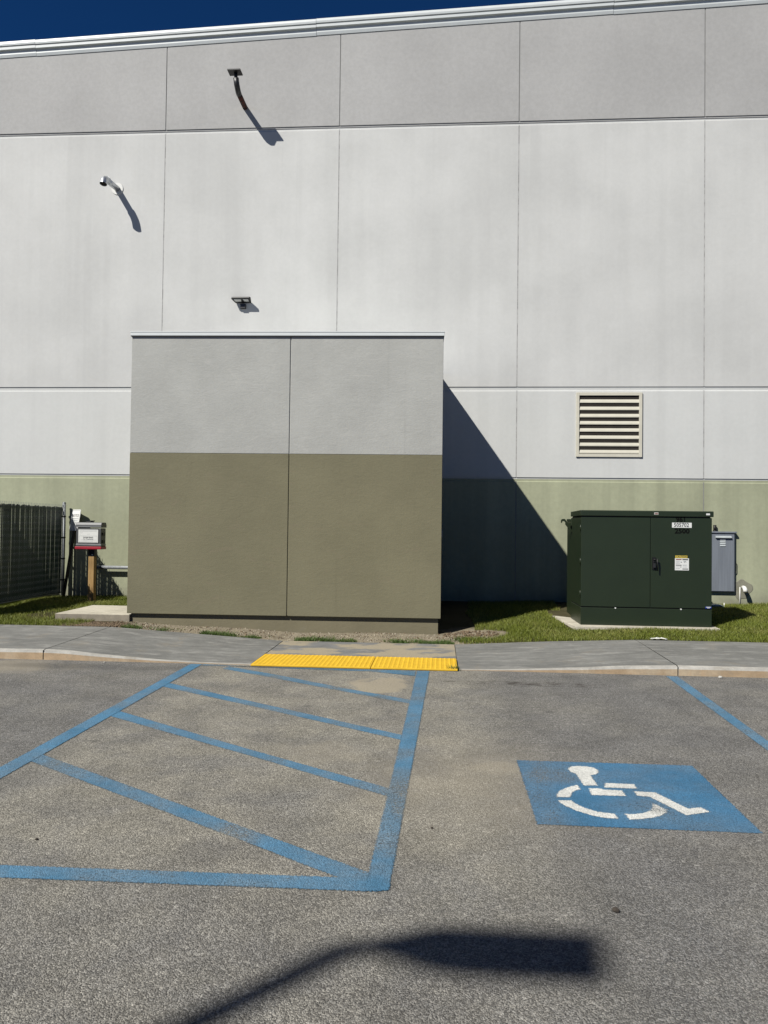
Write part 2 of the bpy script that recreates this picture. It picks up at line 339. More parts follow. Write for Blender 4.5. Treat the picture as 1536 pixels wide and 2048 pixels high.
M = dict(
 wall_top=paint_wall('wall_paint_top', (0.452, 0.450, 0.438), 0.02, 0.06, 0.05),
 wall_mid=paint_wall('wall_paint_light', (0.642, 0.646, 0.625), 0.035, 0.075, 0.02, stain=0.10),
 wall_low=paint_wall('wall_paint_low', (0.665, 0.675, 0.655), 0.03, 0.04, 0.02, stain=0.06),
 wall_olive=paint_wall('wall_paint_olive', (0.400, 0.418, 0.285), 0.12, 0.09, 0.05, stain=0.14, dirt=(0.21, 0.20, 0.155)),
 sealant=plain('joint_sealant', (0.30, 0.30, 0.29), 0.8),
 sealant_pale=plain('joint_sealant_pale', (0.47, 0.47, 0.455), 0.85, var=0.28, scale=11, bumpv=0.9),
 stucco_grey=stucco('stucco_grey', (0.462, 0.466, 0.438), (0.56, 0.55, 0.515), 0.55),
 stucco_olive=stucco('stucco_olive', (0.211, 0.196, 0.124), (0.240, 0.198, 0.138), 0.55),
 foot_olive=stucco('footing_paint', (0.210, 0.187, 0.120), (0.25, 0.23, 0.17), 0.5),
 white_metal=plain('white_coping_metal', (0.74, 0.78, 0.77), 0.4, 0.0, 0.5, 0.03),
 cream=plain('cream_louver_paint', (0.68, 0.65, 0.54), 0.5, 0, 0.4, 0.05),
 inner_shade=plain('painted_inner_shade', (0.03, 0.025, 0.02), 0.9),  # near-black, paints the shade inside the louver and the pipe
 asphalt=asphalt(),
 walk=concrete('sidewalk_concrete', (0.212, 0.212, 0.198), (0.36, 0.355, 0.33)),
 landing=concrete('landing_concrete', (0.20, 0.203, 0.20), (0.31, 0.30, 0.28), 0.92),
 kerb=concrete('kerb_face_stained', (0.47, 0.345, 0.215), (0.55, 0.46, 0.33)),
 edge=concrete('kerb_edge_highlight', (0.43, 0.415, 0.375), (0.55, 0.53, 0.48)),  # lighter colour paints the sunlit highlight along the kerb edge
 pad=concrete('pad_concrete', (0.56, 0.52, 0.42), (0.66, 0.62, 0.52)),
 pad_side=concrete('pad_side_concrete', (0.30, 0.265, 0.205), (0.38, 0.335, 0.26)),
 soil=soil(), gravel=plain('pale_gravel', (0.40, 0.35, 0.265), 0.9, var=0.4, scale=25), litter=plain('leaf_litter', (0.16, 0.115, 0.07), 0.9, var=0.5, scale=30),
 grass=blades('grass_blades', (0.130, 0.172, 0.016), (0.285, 0.325, 0.050), (0.45, 0.42, 0.14)),
 weed=blades('weed_blades', (0.085, 0.16, 0.035), (0.16, 0.23, 0.055), (0.26, 0.26, 0.09)),
 green=plain('transformer_green', (0.0165, 0.0275, 0.0100), 0.42, 0, 0.45, 0.06, 3),
 green_dark=plain('gap_dark', (0.006, 0.007, 0.006), 0.7),  # near-black strips filling the gaps above the sill and below the lid
 black=plain('black_paint', (0.009, 0.009, 0.009), 0.55), stencil=plain('black_stencil_paint', (0.0035, 0.0035, 0.0035), 0.9, 0, 0.1), fixture=plain('dark_bronze', (0.022, 0.022, 0.022), 0.45, 0, 0.5),
 label_white=plain('label_white', (0.80, 0.81, 0.78), 0.5, var=0.03), label_yellow=plain('label_yellow', (0.62, 0.47, 0.06), 0.5),
 label_red=plain('label_dark_red', (0.19, 0.03, 0.025), 0.5), label_ink=plain('label_ink', (0.05, 0.055, 0.06), 0.6),
 label_grey=plain('label_pale_print', (0.34, 0.37, 0.38), 0.6), label_blue=plain('label_blue', (0.015, 0.04, 0.28), 0.5), label_beige=plain('label_beige', (0.45, 0.44, 0.4), 0.6),
 galv=galv('galvanised_steel'), galv_dull=galv('galvanised_dull', (0.40, 0.42, 0.44), 0.5, 0.5), rust=rusty(),
 pvc=plain('white_pvc', (0.80, 0.80, 0.76), 0.4, 0, 0.5, 0.03),
 cabinet=weathered_metal(), cabinet_light=plain('cabinet_worn_light', (0.48, 0.52, 0.53), 0.5), teal=plain('teal_box', (0.11, 0.19, 0.18), 0.5),
 mortar=concrete('mortar_patch', (0.245, 0.24, 0.185), (0.31, 0.30, 0.23)),
 wood=wood(), slat=plain('green_privacy_slat', (0.007, 0.028, 0.024), 0.5, 0, 0.4, 0.2, 12),
 wire=galv('fence_wire', (0.22, 0.24, 0.24), 0.5, 0.4), post=galv('fence_post_steel', (0.36, 0.38, 0.39), 0.5, 0.5),
 case=plain('grey_plastic_case', (0.085, 0.09, 0.092), 0.5, 0, 0.4, 0.08, 12), case_light=plain('case_trim_grey', (0.23, 0.24, 0.245), 0.5),
 red=plain('red_plastic', (0.36, 0.012, 0.03), 0.45, 0, 0.4),
 yellow=plain('tactile_yellow', (0.80, 0.495, 0.028), 0.6, 0, 0.3, 0.07, 9), led=plain('lamp_lens', (0.75, 0.75, 0.72), 0.3, 0, 0.5, 0.02),
 pebble=plain('dark_pebble', (0.055, 0.045, 0.035), 0.9), white_stone=plain('pale_chip', (0.55, 0.53, 0.48), 0.9), bag=plain('white_plastic_film', (0.74, 0.75, 0.68), 0.4, 0, 0.5),
 blue=road_paint('blue_road_paint', (0.078, 0.215, 0.350), 0.62, [(-0.18, 4.75, 0.25, 0.35, 0.55), (-1.02, 4.0, 0.10, 0.25, 0.42), (-0.9, 8.2, 0.6, 0.5, 0.2)], 0.75),
 blue_faint=road_paint('blue_road_paint_faded', (0.078, 0.205, 0.325), 0.9, (), 0.8),
 blue_sq=road_paint('blue_symbol_paint', (0.050, 0.180, 0.325), 0.40, [(0.72, 5.15, 0.16, 0.25, 0.4), (1.2, 4.5, 0.25, 0.2, 0.25), (0.62, 4.5, 0.12, 0.3, 0.3)], 0.6),
 white=road_paint('white_road_paint', (0.74, 0.745, 0.70), 0.22, [(1.27, 4.58, 0.06, 0.1, 0.5)], 0.5),
)

# ------------------------------------------------------------------ ground levels
XB = [-16, -4.6, -3.34, -2.2, 0.25, 1.53, 2.7, 14]; ZB = [0.151, 0.151, 0.079, 0.012, 0.014, 0.086, 0.133, 0.136]
XF = [-16, -5.2, -4.65, -4.38, -3.71, -3.23, -2.75, -2.13, 0.23, 0.70, 1.54, 2.09, 2.65, 14]
ZF = [0.11, 0.112, 0.118, 0.112, 0.056, 0.028, 0.012, 0.008, 0.008, 0.014, 0.054, 0.090, 0.107, 0.103]
zb = lambda x: float(np.interp(x, XB, ZB)); zf = lambda x: float(np.interp(x, XF, ZF))
YF, YB, YW = 8.80, 10.65, 14.30                       # kerb line, back of sidewalk, warehouse wall
def zlawn(x, y):
    t = np.clip((y-YB)/(YW-YB), 0, 1); zw = 0.2045+(x+6.64)*0.0085
    hump = 0.055*np.clip((-5.2-x)/0.6, 0, 1)*np.sin(np.pi*t**0.9)
    return hump+np.interp(x, XB, ZB)-0.012+(zw-np.interp(x, XB, ZB)+0.012)*t + 0.012*np.sin(x*3.1+1)*np.sin(y*2.7)*np.clip(t*6, 0, 1)

# ------------------------------------------------------------------ road, sidewalk, lawn
sheet('road', [(-700, -900), (700, -900), (700, 900), (-700, 900)], 0.0, M['asphalt'], kind='structure')

walk = empty('sidewalk', (0, YF, 0), kind='structure')
def slab(x0, x1, mat, y0=YF):
    """one sidewalk panel: cross slope, front edge painted pale as a highlight and stained kerb face"""
    g = 0.006; x0 += g; x1 -= g; n = max(2, int((x1-x0)/0.25)); xs = np.linspace(x0, x1, n+1)
    mb = MB()
    for a, b in zip(xs[:-1], xs[1:]):
        prof = []
        for x in (a, b):
            f, k = zf(x), zb(x)
            e = min(0.035, max(0.004, f*0.35)); yz = lambda y: f+(k-f)*(y-YF)/(YB-YF)
            prof.append([(y0, -0.05), (y0, yz(y0)-e) if y0 == YF else (y0, yz(y0)-0.003), (y0+e*0.35, yz(y0)-e*0.22), (y0+0.05, yz(y0+0.05)), (YB, k), (YB, -0.05)])
        for i, m in ((0, 1), (1, 2), (2, 2), (3, 0), (4, 0)):
            p, q = prof[0], prof[1]
            mb.add([(a, p[i][0]-YF, p[i][1]), (b, q[i][0]-YF, q[i][1]), (b, q[i+1][0]-YF, q[i+1][1]), (a, p[i+1][0]-YF, p[i+1][1])], [(0, 1, 2, 3)], m)
    for x in (x0, x1):
        mb.add([(x, 0.0+y0-YF, -0.05), (x, YB-YF, -0.05), (x, YB-YF, zb(x)), (x, y0-YF, zf(x)-0.01)], [(0, 1, 2, 3)], 0)
    mb.build('concrete_slab', [mat, M['kerb'], M['edge']], walk)
for x0, x1 in ((-13.2, -10.4), (-10.4, -7.9), (-7.9, -6.19), (-6.19, -4.64), (-4.64, -2.15), (0.235, 2.67), (2.67, 5.1), (5.1, 7.6), (7.6, 10.1)):
    slab(x0, x1, M['walk'])
slab(-2.15, 0.235, M['landing'], 9.455)
MB().box(-2.15, 0.235, 0.0, 0.648, -0.05, 0.004).build('tile_bed', M['pad_side'], walk)
MB().box(-13.3, 10.2, 0.05, 1.84, -0.06, -0.02).build('base_course', M['pad_side'], walk)

gx = np.linspace(-16, 14, 181); gy = np.concatenate([np.linspace(YB+0.004, 11.6, 14), np.linspace(11.8, 14.36, 16)])
V = [(x, y, float(zlawn(x, y))) for y in gy for x in gx]
nx = len(gx); F = [(j*nx+i, j*nx+i+1, (j+1)*nx+i+1, (j+1)*nx+i) for j in range(len(gy)-1) for i in range(nx-1)]
me = bpy.data.meshes.new('lawn'); me.from_pydata(V, [], F); me.polygons.foreach_set('use_smooth', [True]*len(F))
link('lawn', me, M['soil'], kind='structure')

# ------------------------------------------------------------------ painted markings
def edge_uv(me, poly):
    """store each vertex's distance to the painted shape's border (for the ragged edge)"""
    P = [Vector(p) for p in poly]; uv = me.uv_layers.new(name='edge')
    def dist(q):
        best = 9
        for a, b in zip(P, P[1:]+P[:1]):
            ab = b-a; t = max(0, min(1, (q-a).dot(ab)/max(ab.length_squared, 1e-9))); best = min(best, (q-(a+ab*t)).length)
        return best
    for lp in me.loops:
        v = me.vertices[lp.vertex_index].co; uv.data[lp.index].uv = (min(dist(Vector((v.x, v.y))), 0.05), 0)
def painted(name, poly, z, mat, parent=None, inset=0.04, **k):
    bm = bmesh.new(); vs = [bm.verts.new((x, y, z)) for x, y in poly]; f = bm.faces.new(vs); f.normal_update()
    if f.normal.z < 0: f.normal_flip()
    ln = [(vs[i].co-vs[(i+1) % len(vs)].co).length for i in range(len(vs))]
    try: bmesh.ops.inset_region(bm, faces=[f], thickness=inset, use_even_offset=True, use_boundary=True)
    except Exception: pass
    me = bpy.data.meshes.new(name); bm.to_mesh(me); bm.free(); edge_uv(me, poly)
    return link(name, me, mat, parent, **k)
G = 'blue stripes painted on the parking lot'
painted('painted_stripe', [(-2.855, 8.765), (-2.865, 1.2), (-2.725, 1.2), (-2.700, 8.765)], 0.0042, M['blue'], label='long blue stripe along the left edge of the hatched aisle', cat='road marking', group=G)
painted('painted_stripe', [(-0.235, 8.69), (-0.318, 3.395), (-0.195, 3.41), (-0.078, 8.69)], 0.0042, M['blue'], label='wide worn blue stripe along the right edge of the hatched aisle', cat='road marking', group=G)
painted('painted_stripe', [(-3.6, 3.475), (-0.225, 3.540), (-0.228, 3.398), (-3.6, 3.335)], 0.0032, M['blue'], label='blue cross stripe closing the near end of the hatched aisle', cat='road marking', group=G)
painted('painted_stripe', [(-2.78, 5.235), (-0.98, 4.045), (-0.24, 3.555), (-0.24, 3.42), (-0.47, 3.535), (-0.93, 3.845), (-2.78, 5.06)], 0.0022, M['blue'], label='nearest slanted blue hatch stripe with a worn grey gap', cat='road marking', group=G)
painted('painted_stripe', [(-2.77, 6.51), (-1.335, 5.48), (-0.22, 4.72), (-0.22, 4.555), (-1.294, 5.31), (-2.77, 6.31)], 0.0022, M['blue'], label='second slanted blue hatch stripe from the near end of the aisle', cat='road marking', group=G)
painted('painted_stripe', [(-2.77, 7.72), (-1.711, 6.99), (-0.19, 5.94), (-0.19, 5.78), (-1.649, 6.78), (-2.77, 7.52)], 0.0022, M['blue'], label='third slanted blue hatch stripe, below the faded far one', cat='road marking', group=G)
painted('painted_stripe', [(-2.38, 8.68), (-1.7, 8.235), (-0.86, 7.62), (-0.18, 7.18), (-0.18, 7.01), (-0.839, 7.44), (-1.81, 8.12), (-2.42, 8.52)], 0.0022, M['blue_faint'], label='farthest slanted hatch stripe, faded blue, starting beside the ramp', cat='road marking', group=G)
painted('painted_stripe', [(-2.70, 8.765), (-2.14, 8.700), (-0.762, 8.700), (-0.233, 8.69), (-0.233, 8.36), (-0.749, 8.57), (-2.14, 8.645), (-2.70, 8.67)], 0.0034, M['blue_faint'], label='faded thin blue stripe along the foot of the yellow tiles', cat='road marking', group=G)
painted('painted_stripe', [(2.512, 8.74), (2.415, 5.85), (2.32, 3.0), (2.45, 3.0), (2.535, 5.85), (2.655, 8.74)], 0.0042, M['blue'], label='blue bay stripe at the far right running from the kerb joint', cat='road marking', group=G)
sym = empty('accessible_parking_symbol', (1.15, 4.85, 0), label='blue painted square with a white wheelchair symbol on the asphalt', cat='road marking')
def P(l): return [(x-1.15, y-4.85) for x, y in l]
def psym(name, l, z, mat):
    o = painted(name, l, z, mat, None, 0.018); o.data.transform(Matrix.Translation((-1.15, -4.85, 0))); o.parent = sym
psym('blue_square', [(0.548, 5.432), (1.752, 5.444), (1.744, 4.25), (0.543, 4.257)], 0.0022, M['blue_sq'])
psym('head_and_back', [(0.871, 5.251), (0.880, 5.290), (0.905, 5.320), (0.953, 5.343), (1.012, 5.340), (1.062, 5.318), (1.085, 5.262), (1.080, 5.205), (1.049, 5.160), (1.012, 5.135), (1.02, 4.934), (0.915, 4.923), (0.907, 5.160), (0.880, 5.195)], 0.0042, M['white'])
psym('arm_bar', [(1.061, 5.004), (1.257, 5.001), (1.25, 4.899), (1.035, 4.899)], 0.0042, M['white'])
psym('seat_bar', [(0.937, 4.892), (1.013, 4.896), (1.036, 4.876), (1.15, 4.871), (1.153, 4.807), (1.15, 4.756), (0.927, 4.751)], 0.0042, M['white'])
psym('wheel_arc', [(0.892, 4.951), (0.897, 4.851), (0.856, 4.823), (0.829, 4.772), (0.81, 4.701), (0.712, 4.691), (0.723, 4.761), (0.749, 4.818), (0.793, 4.873), (0.845, 4.922)], 0.0042, M['white'])
psym('wheel_arc', [(0.707, 4.653), (0.804, 4.664), (0.819, 4.611), (0.863, 4.542), (0.924, 4.489), (1.017, 4.465), (1.019, 4.376), (0.942, 4.382), (0.868, 4.415), (0.799, 4.475), (0.741, 4.55), (0.719, 4.606)], 0.0042, M['white'])
psym('wheel_arc', [(1.057, 4.47), (1.113, 4.475), (1.168, 4.495), (1.221, 4.543), (1.25, 4.604), (1.259, 4.664), (1.293, 4.637), (1.331, 4.554), (1.318, 4.511), (1.278, 4.46), (1.205, 4.412), (1.14, 4.386), (1.062, 4.37)], 0.0042, M['white'])
psym('leg_bar', [(1.203, 4.864), (1.343, 4.86), (1.455, 4.596), (1.536, 4.625), (1.572, 4.543), (1.405, 4.47), (1.274, 4.763), (1.201, 4.768)], 0.0042, M['white'])

# ------------------------------------------------------------------ yellow tactile tiles
def tile(x0, x1, label):
    t = empty('tactile_tile', ((x0+x1)/2, 8.715, 0.004), label=label, cat='tactile paving', group='yellow tactile tiles at the ramp')
    w = (x1-x0)/2; y1 = 0.73
    mb = MB().box(-w, w, 0, y1, 0, 0.020); nx_ = int(2*w/0.052); ny = 14
    mb.build('plate', M['yellow'], t, bevel=0.004)
    d = MB(); sx = 2*w/nx_
    for i in range(nx_):
        for j in range(ny):
            cx, cy = -w+sx*(i+0.5), y1/ny*(j+0.5); n = 8
            ring = lambda r, z: [(cx+r*math.cos(2*math.pi*k/n), cy+r*math.sin(2*math.pi*k/n), z) for k in range(n)]
            d.add(ring(0.016, 0.0203)+ring(0.013, 0.0236)+ring(0.007, 0.0248), [(k, (k+1) % n, n+(k+1) % n, n+k) for k in range(n)]+[(n+k, n+(k+1) % n, 2*n+(k+1) % n, 2*n+k) for k in range(n)]+[tuple(range(2*n, 3*n))], 0, True)
    d.build('domes', M['yellow'], t, kind='stuff')
tile(-2.135, -0.757, 'left yellow tactile tile, beside the blue stripe corner of the ramp')
tile(-0.751, 0.228, 'right yellow tactile tile with a weed at its corner')

# ------------------------------------------------------------------ warehouse
wh = empty('warehouse', (0, YW, 0), label='large pale grey and olive warehouse of tilt-up panels with white coping', cat='building')
X0, SP = -5.3226, 3.3672
ztop = lambda x: 10.751+(x+8.678)*0.0391
rows = [(0.0, 2.505, 'wall_olive'), (2.570, 4.180, 'wall_low'), (4.246, 9.145, 'wall_mid'), (9.213, None, 'wall_top')]
gap = 0.009
for c in range(-3, 5):
    xa, xb = X0+c*SP+gap, X0+(c+1)*SP-gap
    for z0, z1, mk in rows:
        ja = random.uniform(-0.0012, 0.0012); mb = MB()
        za = ztop(xa) if z1 is None else z1; zb_ = ztop(xb) if z1 is None else z1
        ch = 0.018
        A = [(xa, 0, z0), (xb, 0, z0), (xb, 0, zb_-ch), (xb, ch, zb_), (xb, 0.15, zb_), (xb, 0.15, z0), (xa, 0.15, z0), (xa, 0, za-ch), (xa, ch, za), (xa, 0.15, za)]
        mb.add(A, [(0, 1, 2, 7), (7, 2, 3, 8), (8, 3, 4, 9), (1, 5, 4, 3, 2), (0, 7, 8, 9, 6), (0, 6, 5, 1)])
        o = mb.build('wall_panel', M[mk], wh); o.location.y = ja
XL, XR = X0-3*SP, X0+5*SP
core = MB()
for z0, z1, m in ((0, 2.538, 0), (2.540, 4.21, 1), (4.212, 9.18, 1)): core.box(XL, XR, 0.0135, 0.14, z0, z1, m)
core.add([(XL, 0.0135, 9.182), (XR, 0.0135, 9.182), (XR, 0.14, 9.182), (XL, 0.14, 9.182), (XL, 0.0135, ztop(XL)-0.05), (XR, 0.0135, ztop(XR)-0.05), (XR, 0.14, ztop(XR)-0.05), (XL, 0.14, ztop(XL)-0.05)], [(0,3,2,1),(4,5,6,7),(0,1,5,4),(1,2,6,5),(2,3,7,6),(3,0,4,7)], 2)
core.build('reveal_backing', [M['wall_olive'], M['wall_low'], M['wall_top']], wh)
seal = MB()
for c in range(-2, 5):
    x = X0+c*SP
    for z0, z1, yy, mi in ((0.0, 2.5, 0.006, 0), (2.575, 4.175, 0.0028, 1), (4.25, 9.14, 0.0028, 1), (9.218, ztop(x)-0.06, 0.0075, 0)): seal.box(x-gap+0.0015, x+gap-0.0015, yy, 0.0130, z0, z1, mi)
seal.build('joint_sealant', [M['sealant'], M['sealant_pale']], wh, kind='stuff')
MB().extrude_x([(0.004, 9.176), (0.004, 9.186), (0.013, 9.190), (0.013, 9.172)], XL, XR).build('reveal_lip', M['wall_top'], wh)
sh = MB()
sh.add([(XL, 0.151, 0), (XR, 0.151, 0), (XR, 26, 0), (XL, 26, 0), (XL, 0.151, ztop(XL)-0.02), (XR, 0.151, ztop(XR)-0.02), (XR, 26, ztop(XR)-0.02), (XL, 26, ztop(XL)-0.02)], [(0,3,2,1),(4,5,6,7),(0,1,5,4),(1,2,6,5),(2,3,7,6),(3,0,4,7)])
sh.build('rear_shell', M['wall_mid'], wh)
prof = [(0.03, -0.05), (-0.012, -0.05), (-0.028, 0.000), (-0.028, 0.022), (-0.016, 0.022), (-0.016, 0.078), (-0.062, 0.082), (-0.064, 0.128), (-0.052, 0.132), (-0.052, 0.148), (-0.076, 0.150), (-0.082, 0.185), (-0.076, 0.222), (-0.055, 0.246), (0.0, 0.256), (0.35, 0.256), (0.35, -0.05)]
cuts = [XL-0.05, -13.4, -7.93, -2.42, 3.12, 8.65, XR+0.05]
for i, (a, b) in enumerate(zip(cuts[:-1], cuts[1:])):
    dz = (0.0, 0.004, -0.003, 0.003, -0.004, 0.002)[i]
    MB().extrude_x(prof, a+0.003, b-0.003, 0, ztop(a)+dz, ztop(b)+dz).build('coping_section', M['white_metal'], wh)

# ------------------------------------------------------------------ wall-mounted things
lv = empty('wall_louver', (3.085, YW, 2.951), label='square cream metal louver set in the warehouse wall above the transformer', cat='vent')
hw, hh, fr = 0.594, 1.184, 0.056
MB().box(-hw, -hw+fr, -0.028, 0, 0, hh).build('frame_rail', M['cream'], lv, bevel=0.003)
MB().box(hw-fr, hw, -0.028, 0, 0, hh).build('frame_rail', M['cream'], lv, bevel=0.003)
MB().box(-hw+fr, hw-fr, -0.0255, 0, 0, fr).build('frame_rail', M['cream'], lv, bevel=0.003)
MB().box(-hw+fr, hw-fr, -0.0255, 0, hh-fr, hh).build('frame_rail', M['cream'], lv, bevel=0.003)
bl = None
for i in range(8):
    z = fr+0.022+i*(hh-2*fr-0.012)/8
    if bl is None:
        bl = MB().extrude_x([(-0.018, -0.012), (-0.018, 0.006), (-0.0035, 0.052), (-0.0025, 0.052), (-0.0145, -0.012)], -hw+fr+0.001, hw-fr-0.001).build('blade', M['cream'], lv)
        o = bl
    else:
        o = bl.copy(); C.objects.link(o)
    o.location = (0, 0, z)
MB().box(-hw+fr, hw-fr, -0.0022, -0.0008, fr, hh-fr).build('opening_shade_sheet', M['inner_shade'], lv)  # flat dark sheet painting the unlit depth behind the blades

pa = empty('exhaust_pipe', (-6.256, YW, 8.083), label='shiny galvanised elbow vent pipe with white flange, upper left of the wall', cat='pipe')
sk = lambda v: Vector((v[0]+0.11*v[1], v[1]*1.06, v[2]))
el = [Vector((0, 0, 0)), Vector((0, -0.20, 0)), Vector((0, -0.36, 0)), Vector((0, -0.395, -0.006)), Vector((0, -0.428, -0.022)), Vector((0, -0.452, -0.050)), Vector((0, -0.466, -0.085)), Vector((0, -0.478, -0.130))]
el = [sk(v) for v in el]
MB().tube([(0, -0.001, 0), (0, -0.014, 0)], [0.118, 0.112], 28, smooth=False).build('flange', M['pvc'], pa)
MB().tube(el[:3], 0.055, 20).build('straight_pipe', M['galv'], pa)
mb = MB().tube(el[2:], 0.066, 20, caps=False); mb.tube(list(reversed(el[2:])), 0.063, 20, caps=False); mb.build('elbow', M['galv'], pa)
MB().tube([sk((0, -0.335, 0)), sk((0, -0.368, 0))], 0.0675, 20).build('collar', M['galv'], pa)
MB().tube([sk((0, -0.472, -0.100)), sk((0, -0.473, -0.104))], 0.061, 20).build('bore_shade_disc', M['inner_shade'], pa)  # dark disc painted in for the shade inside the elbow

pb = empty('rain_cap_pipe', (-3.78, YW, 9.607), label='rusty dark vent pipe with a flat square rain cap, highest on the wall', cat='pipe')
curve = [Vector((0, 0, 0)), Vector((0, -0.25, 0.0)), Vector((0, -0.44, 0.0))]
curve2 = [Vector((0, -0.44, 0)), Vector((0, -0.50, 0.012)), Vector((0, -0.55, 0.045)), Vector((-0.005, -0.595, 0.10)), Vector((-0.012, -0.63, 0.20))]
MB().tube(curve, 0.048, 16).build('straight_pipe', M['rust'], pb)
MB().tube(curve2, 0.050, 16).build('elbow', M['fixture'], pb)
MB().tube([(-0.012, -0.625, 0.18), (-0.014, -0.645, 0.288)], 0.032, 12).build('cap_stem', M['black'], pb)
MB().box(-0.150, 0.092, -0.738, -0.545, 0.297, 0.309).build('cap_plate', M['fixture'], pb)
MB().box(-0.148, 0.090, -0.736, -0.547, 0.288, 0.2965).build('plate_rim', M['fixture'], pb)

wlmp = empty('wall_light', (-3.745, YW, 5.73), label='small flat dark wall light with two white lenses above the annex', cat='light')
hd = MB()
hd.prism([(-0.150, -0.020), (-0.205, -0.155), (-0.190, -0.185), (0.150, -0.185), (0.168, -0.160), (0.150, -0.020)], 0.110, 0.142).build('lamp_head', M['fixture'], wlmp, bevel=0.007)
for x_in, x_out in ((-0.155, -0.022), (0.018, 0.118)):
    MB().prism([(x_in, -0.150), (x_out, -0.150), (x_out, -0.085), (x_in+0.02, -0.085)], 0.103, 0.1095).build('lens', M['led'], wlmp)
MB().box(-0.05, 0.05, -0.065, -0.002, 0.0, 0.085).build('mounting_box', M['fixture'], wlmp, bevel=0.005)
for o in list(wlmp.children):                        # the head tips up towards the lot
    if o.name.split('.')[0] in ('lamp_head', 'lens'):
        o.data.transform(Matrix.Translation((0, 0, -0.012)) @ Matrix.Translation((0, 0, 0.11)) @ Matrix.Rotation(R(-20), 4, 'X') @ Matrix.Translation((0, 0, -0.11)))

gb = empty('electrical_cabinet', (5.09, YW, 0.531), label='weathered blue grey metal electrical cabinet on the wall right of the transformer', cat='cabinet')
MB().box(-0.25, 0.222, -0.055, -0.002, 0.0, 1.055).build('cabinet_body', M['cabinet'], gb, bevel=0.005)
MB().box(-0.27, 0.245, -0.085, -0.003, 1.0555, 1.085).build('cabinet_roof', M['cabinet'], gb, bevel=0.005)
dr = MB().box(-0.235, 0.208, -0.067, -0.0555, 0.012, 1.045).build('cabinet_door', M['cabinet'], gb, bevel=0.004)
MB().extrude_x([(-0.0675, 1.005), (-0.097, 0.99), (-0.101, 0.97), (-0.0675, 0.965)], -0.125, 0.15).build('pull_bar', M['cabinet_light'], dr)
for i in range(4): MB().extrude_x([(-0.0675, 0.0), (-0.077, 0.002), (-0.0675, 0.022)], -0.045, 0.052).build('louver_slot', M['cabinet_light'], dr).location = (0, 0, 0.82+i*0.033)
MB().tube([(0.2225, -0.035, 0.55), (0.244, -0.035, 0.545), (0.250, -0.035, 0.52), (0.250, -0.035, 0.38), (0.244, -0.035, 0.355), (0.2225, -0.035, 0.35)], 0.006, 8).build('side_handle', M['black'], gb)
cdt = empty('conduit', (4.965, 14.262, 1.616), label='short black conduit stub standing on top of the wall cabinet', cat='pipe')
MB().tube([(0, 0, 0), (0, 0, 0.115)], 0.028, 14).build('pipe', M['black'], cdt); MB().tube([(0, 0, 0), (0, 0, 0.02)], 0.034, 14).build('lock_nut', M['black'], cdt)

dp = empty('drain_pipe', (5.47, YW, 0.60), label='white plastic drain elbow with a thin pipe below, at the far right', cat='pipe')
MB().tube([(0.0, -0.001, 0.015), (-0.005, -0.07, 0.015), (-0.008, -0.11, 0.008), (-0.012, -0.145, -0.02), (-0.014, -0.16, -0.06)], [0.034, 0.034, 0.037, 0.039, 0.039], 16).build('elbow', M['pvc'], dp)
MB().tube([(-0.052, -0.012, 0.02), (-0.056, -0.012, -0.32)], 0.009, 8).build('thin_pipe', M['pvc'], dp)
pts = [];
for k in range(26):
    a = 2*math.pi*k/26; r = 0.92+0.10*math.sin(3*a+1)+0.08*math.sin(5*a)+random.uniform(-0.07, 0.07); pts.append((0.0+0.17*r*math.cos(a), -0.02+0.185*r*math.sin(a)))
mp = MB(); n = len(pts)
mp.add([(x, -0.006, z) for x, z in pts]+[(x*1.06, -0.0016, z*1.06) for x, z in pts], [tuple(range(n))]+[(i, (i+1) % n, n+(i+1) % n, n+i) for i in range(n)]); mp.build('mortar_patch', M['mortar'], dp)

rl = empty('guard_rail', (-5.6, 14.195, 0.795), label='horizontal grey steel pipe along the wall left of the annex', cat='rail')
MB().tube([(-0.92, 0, 0), (1.1, 0, 0)], 0.033, 14).build('rail_pipe', M['galv_dull'], rl)
for x in (-0.9, 1.0): MB().box(x-0.02, x+0.02, 0.028, 0.1035, -0.02, 0.02).build('bracket', M['galv_dull'], rl)

# ------------------------------------------------------------------ annex in front of the wall
ax = empty('annex', (-4.63, 11.20, 0), R(1.47), label='low flat roofed stucco annex, grey above olive, in front of the warehouse', cat='building')
wA, dA = 4.672, 3.16
zl = 2.686
jx = 2.405
for z0, z1, mk in ((0.285, zl-0.004, 'stucco_olive'), (zl, 4.44, 'stucco_grey')):
    for a, b in ((0, jx-0.008), (jx+0.008, wA)):
        MB().box(a, b, 0, 0.14, z0, z1).build('wall_panel', M[mk], ax, bevel=0.005)
    MB().box(0.0, 0.14, 0.142, dA, z0, z1).build('wall_panel', M[mk], ax)
    MB().box(wA-0.14, wA, 0.142, dA, z0, z1).build('wall_panel', M[mk], ax)
MB().box(0.02, wA-0.02, 0.012, 0.138, 0.30, 2.683).build('panel_backing', M['stucco_olive'], ax)
MB().box(0.02, wA-0.02, 0.012, 0.138, 2.685, 4.43).build('panel_backing', M['stucco_grey'], ax)
ft = MB(); N = 60
for i in range(N):                                    # rough-cast footing face with an uneven foot
    pass
ft.box(0.045, wA-0.035, 0.055, dA, -0.15, 0.2845).build('footing', M['foot_olive'], ax, bevel=0.004)
MB().box(-0.0, wA, 0.16, dA, 0.2847, 0.30).build('floor_slab', M['foot_olive'], ax)
MB().box(-0.012, wA+0.012, -0.028, dA, 4.442, 4.500).box(-0.016, wA+0.016, -0.034, 0.10, 4.494, 4.507).build('coping', M['white_metal'], ax, bevel=0.004)
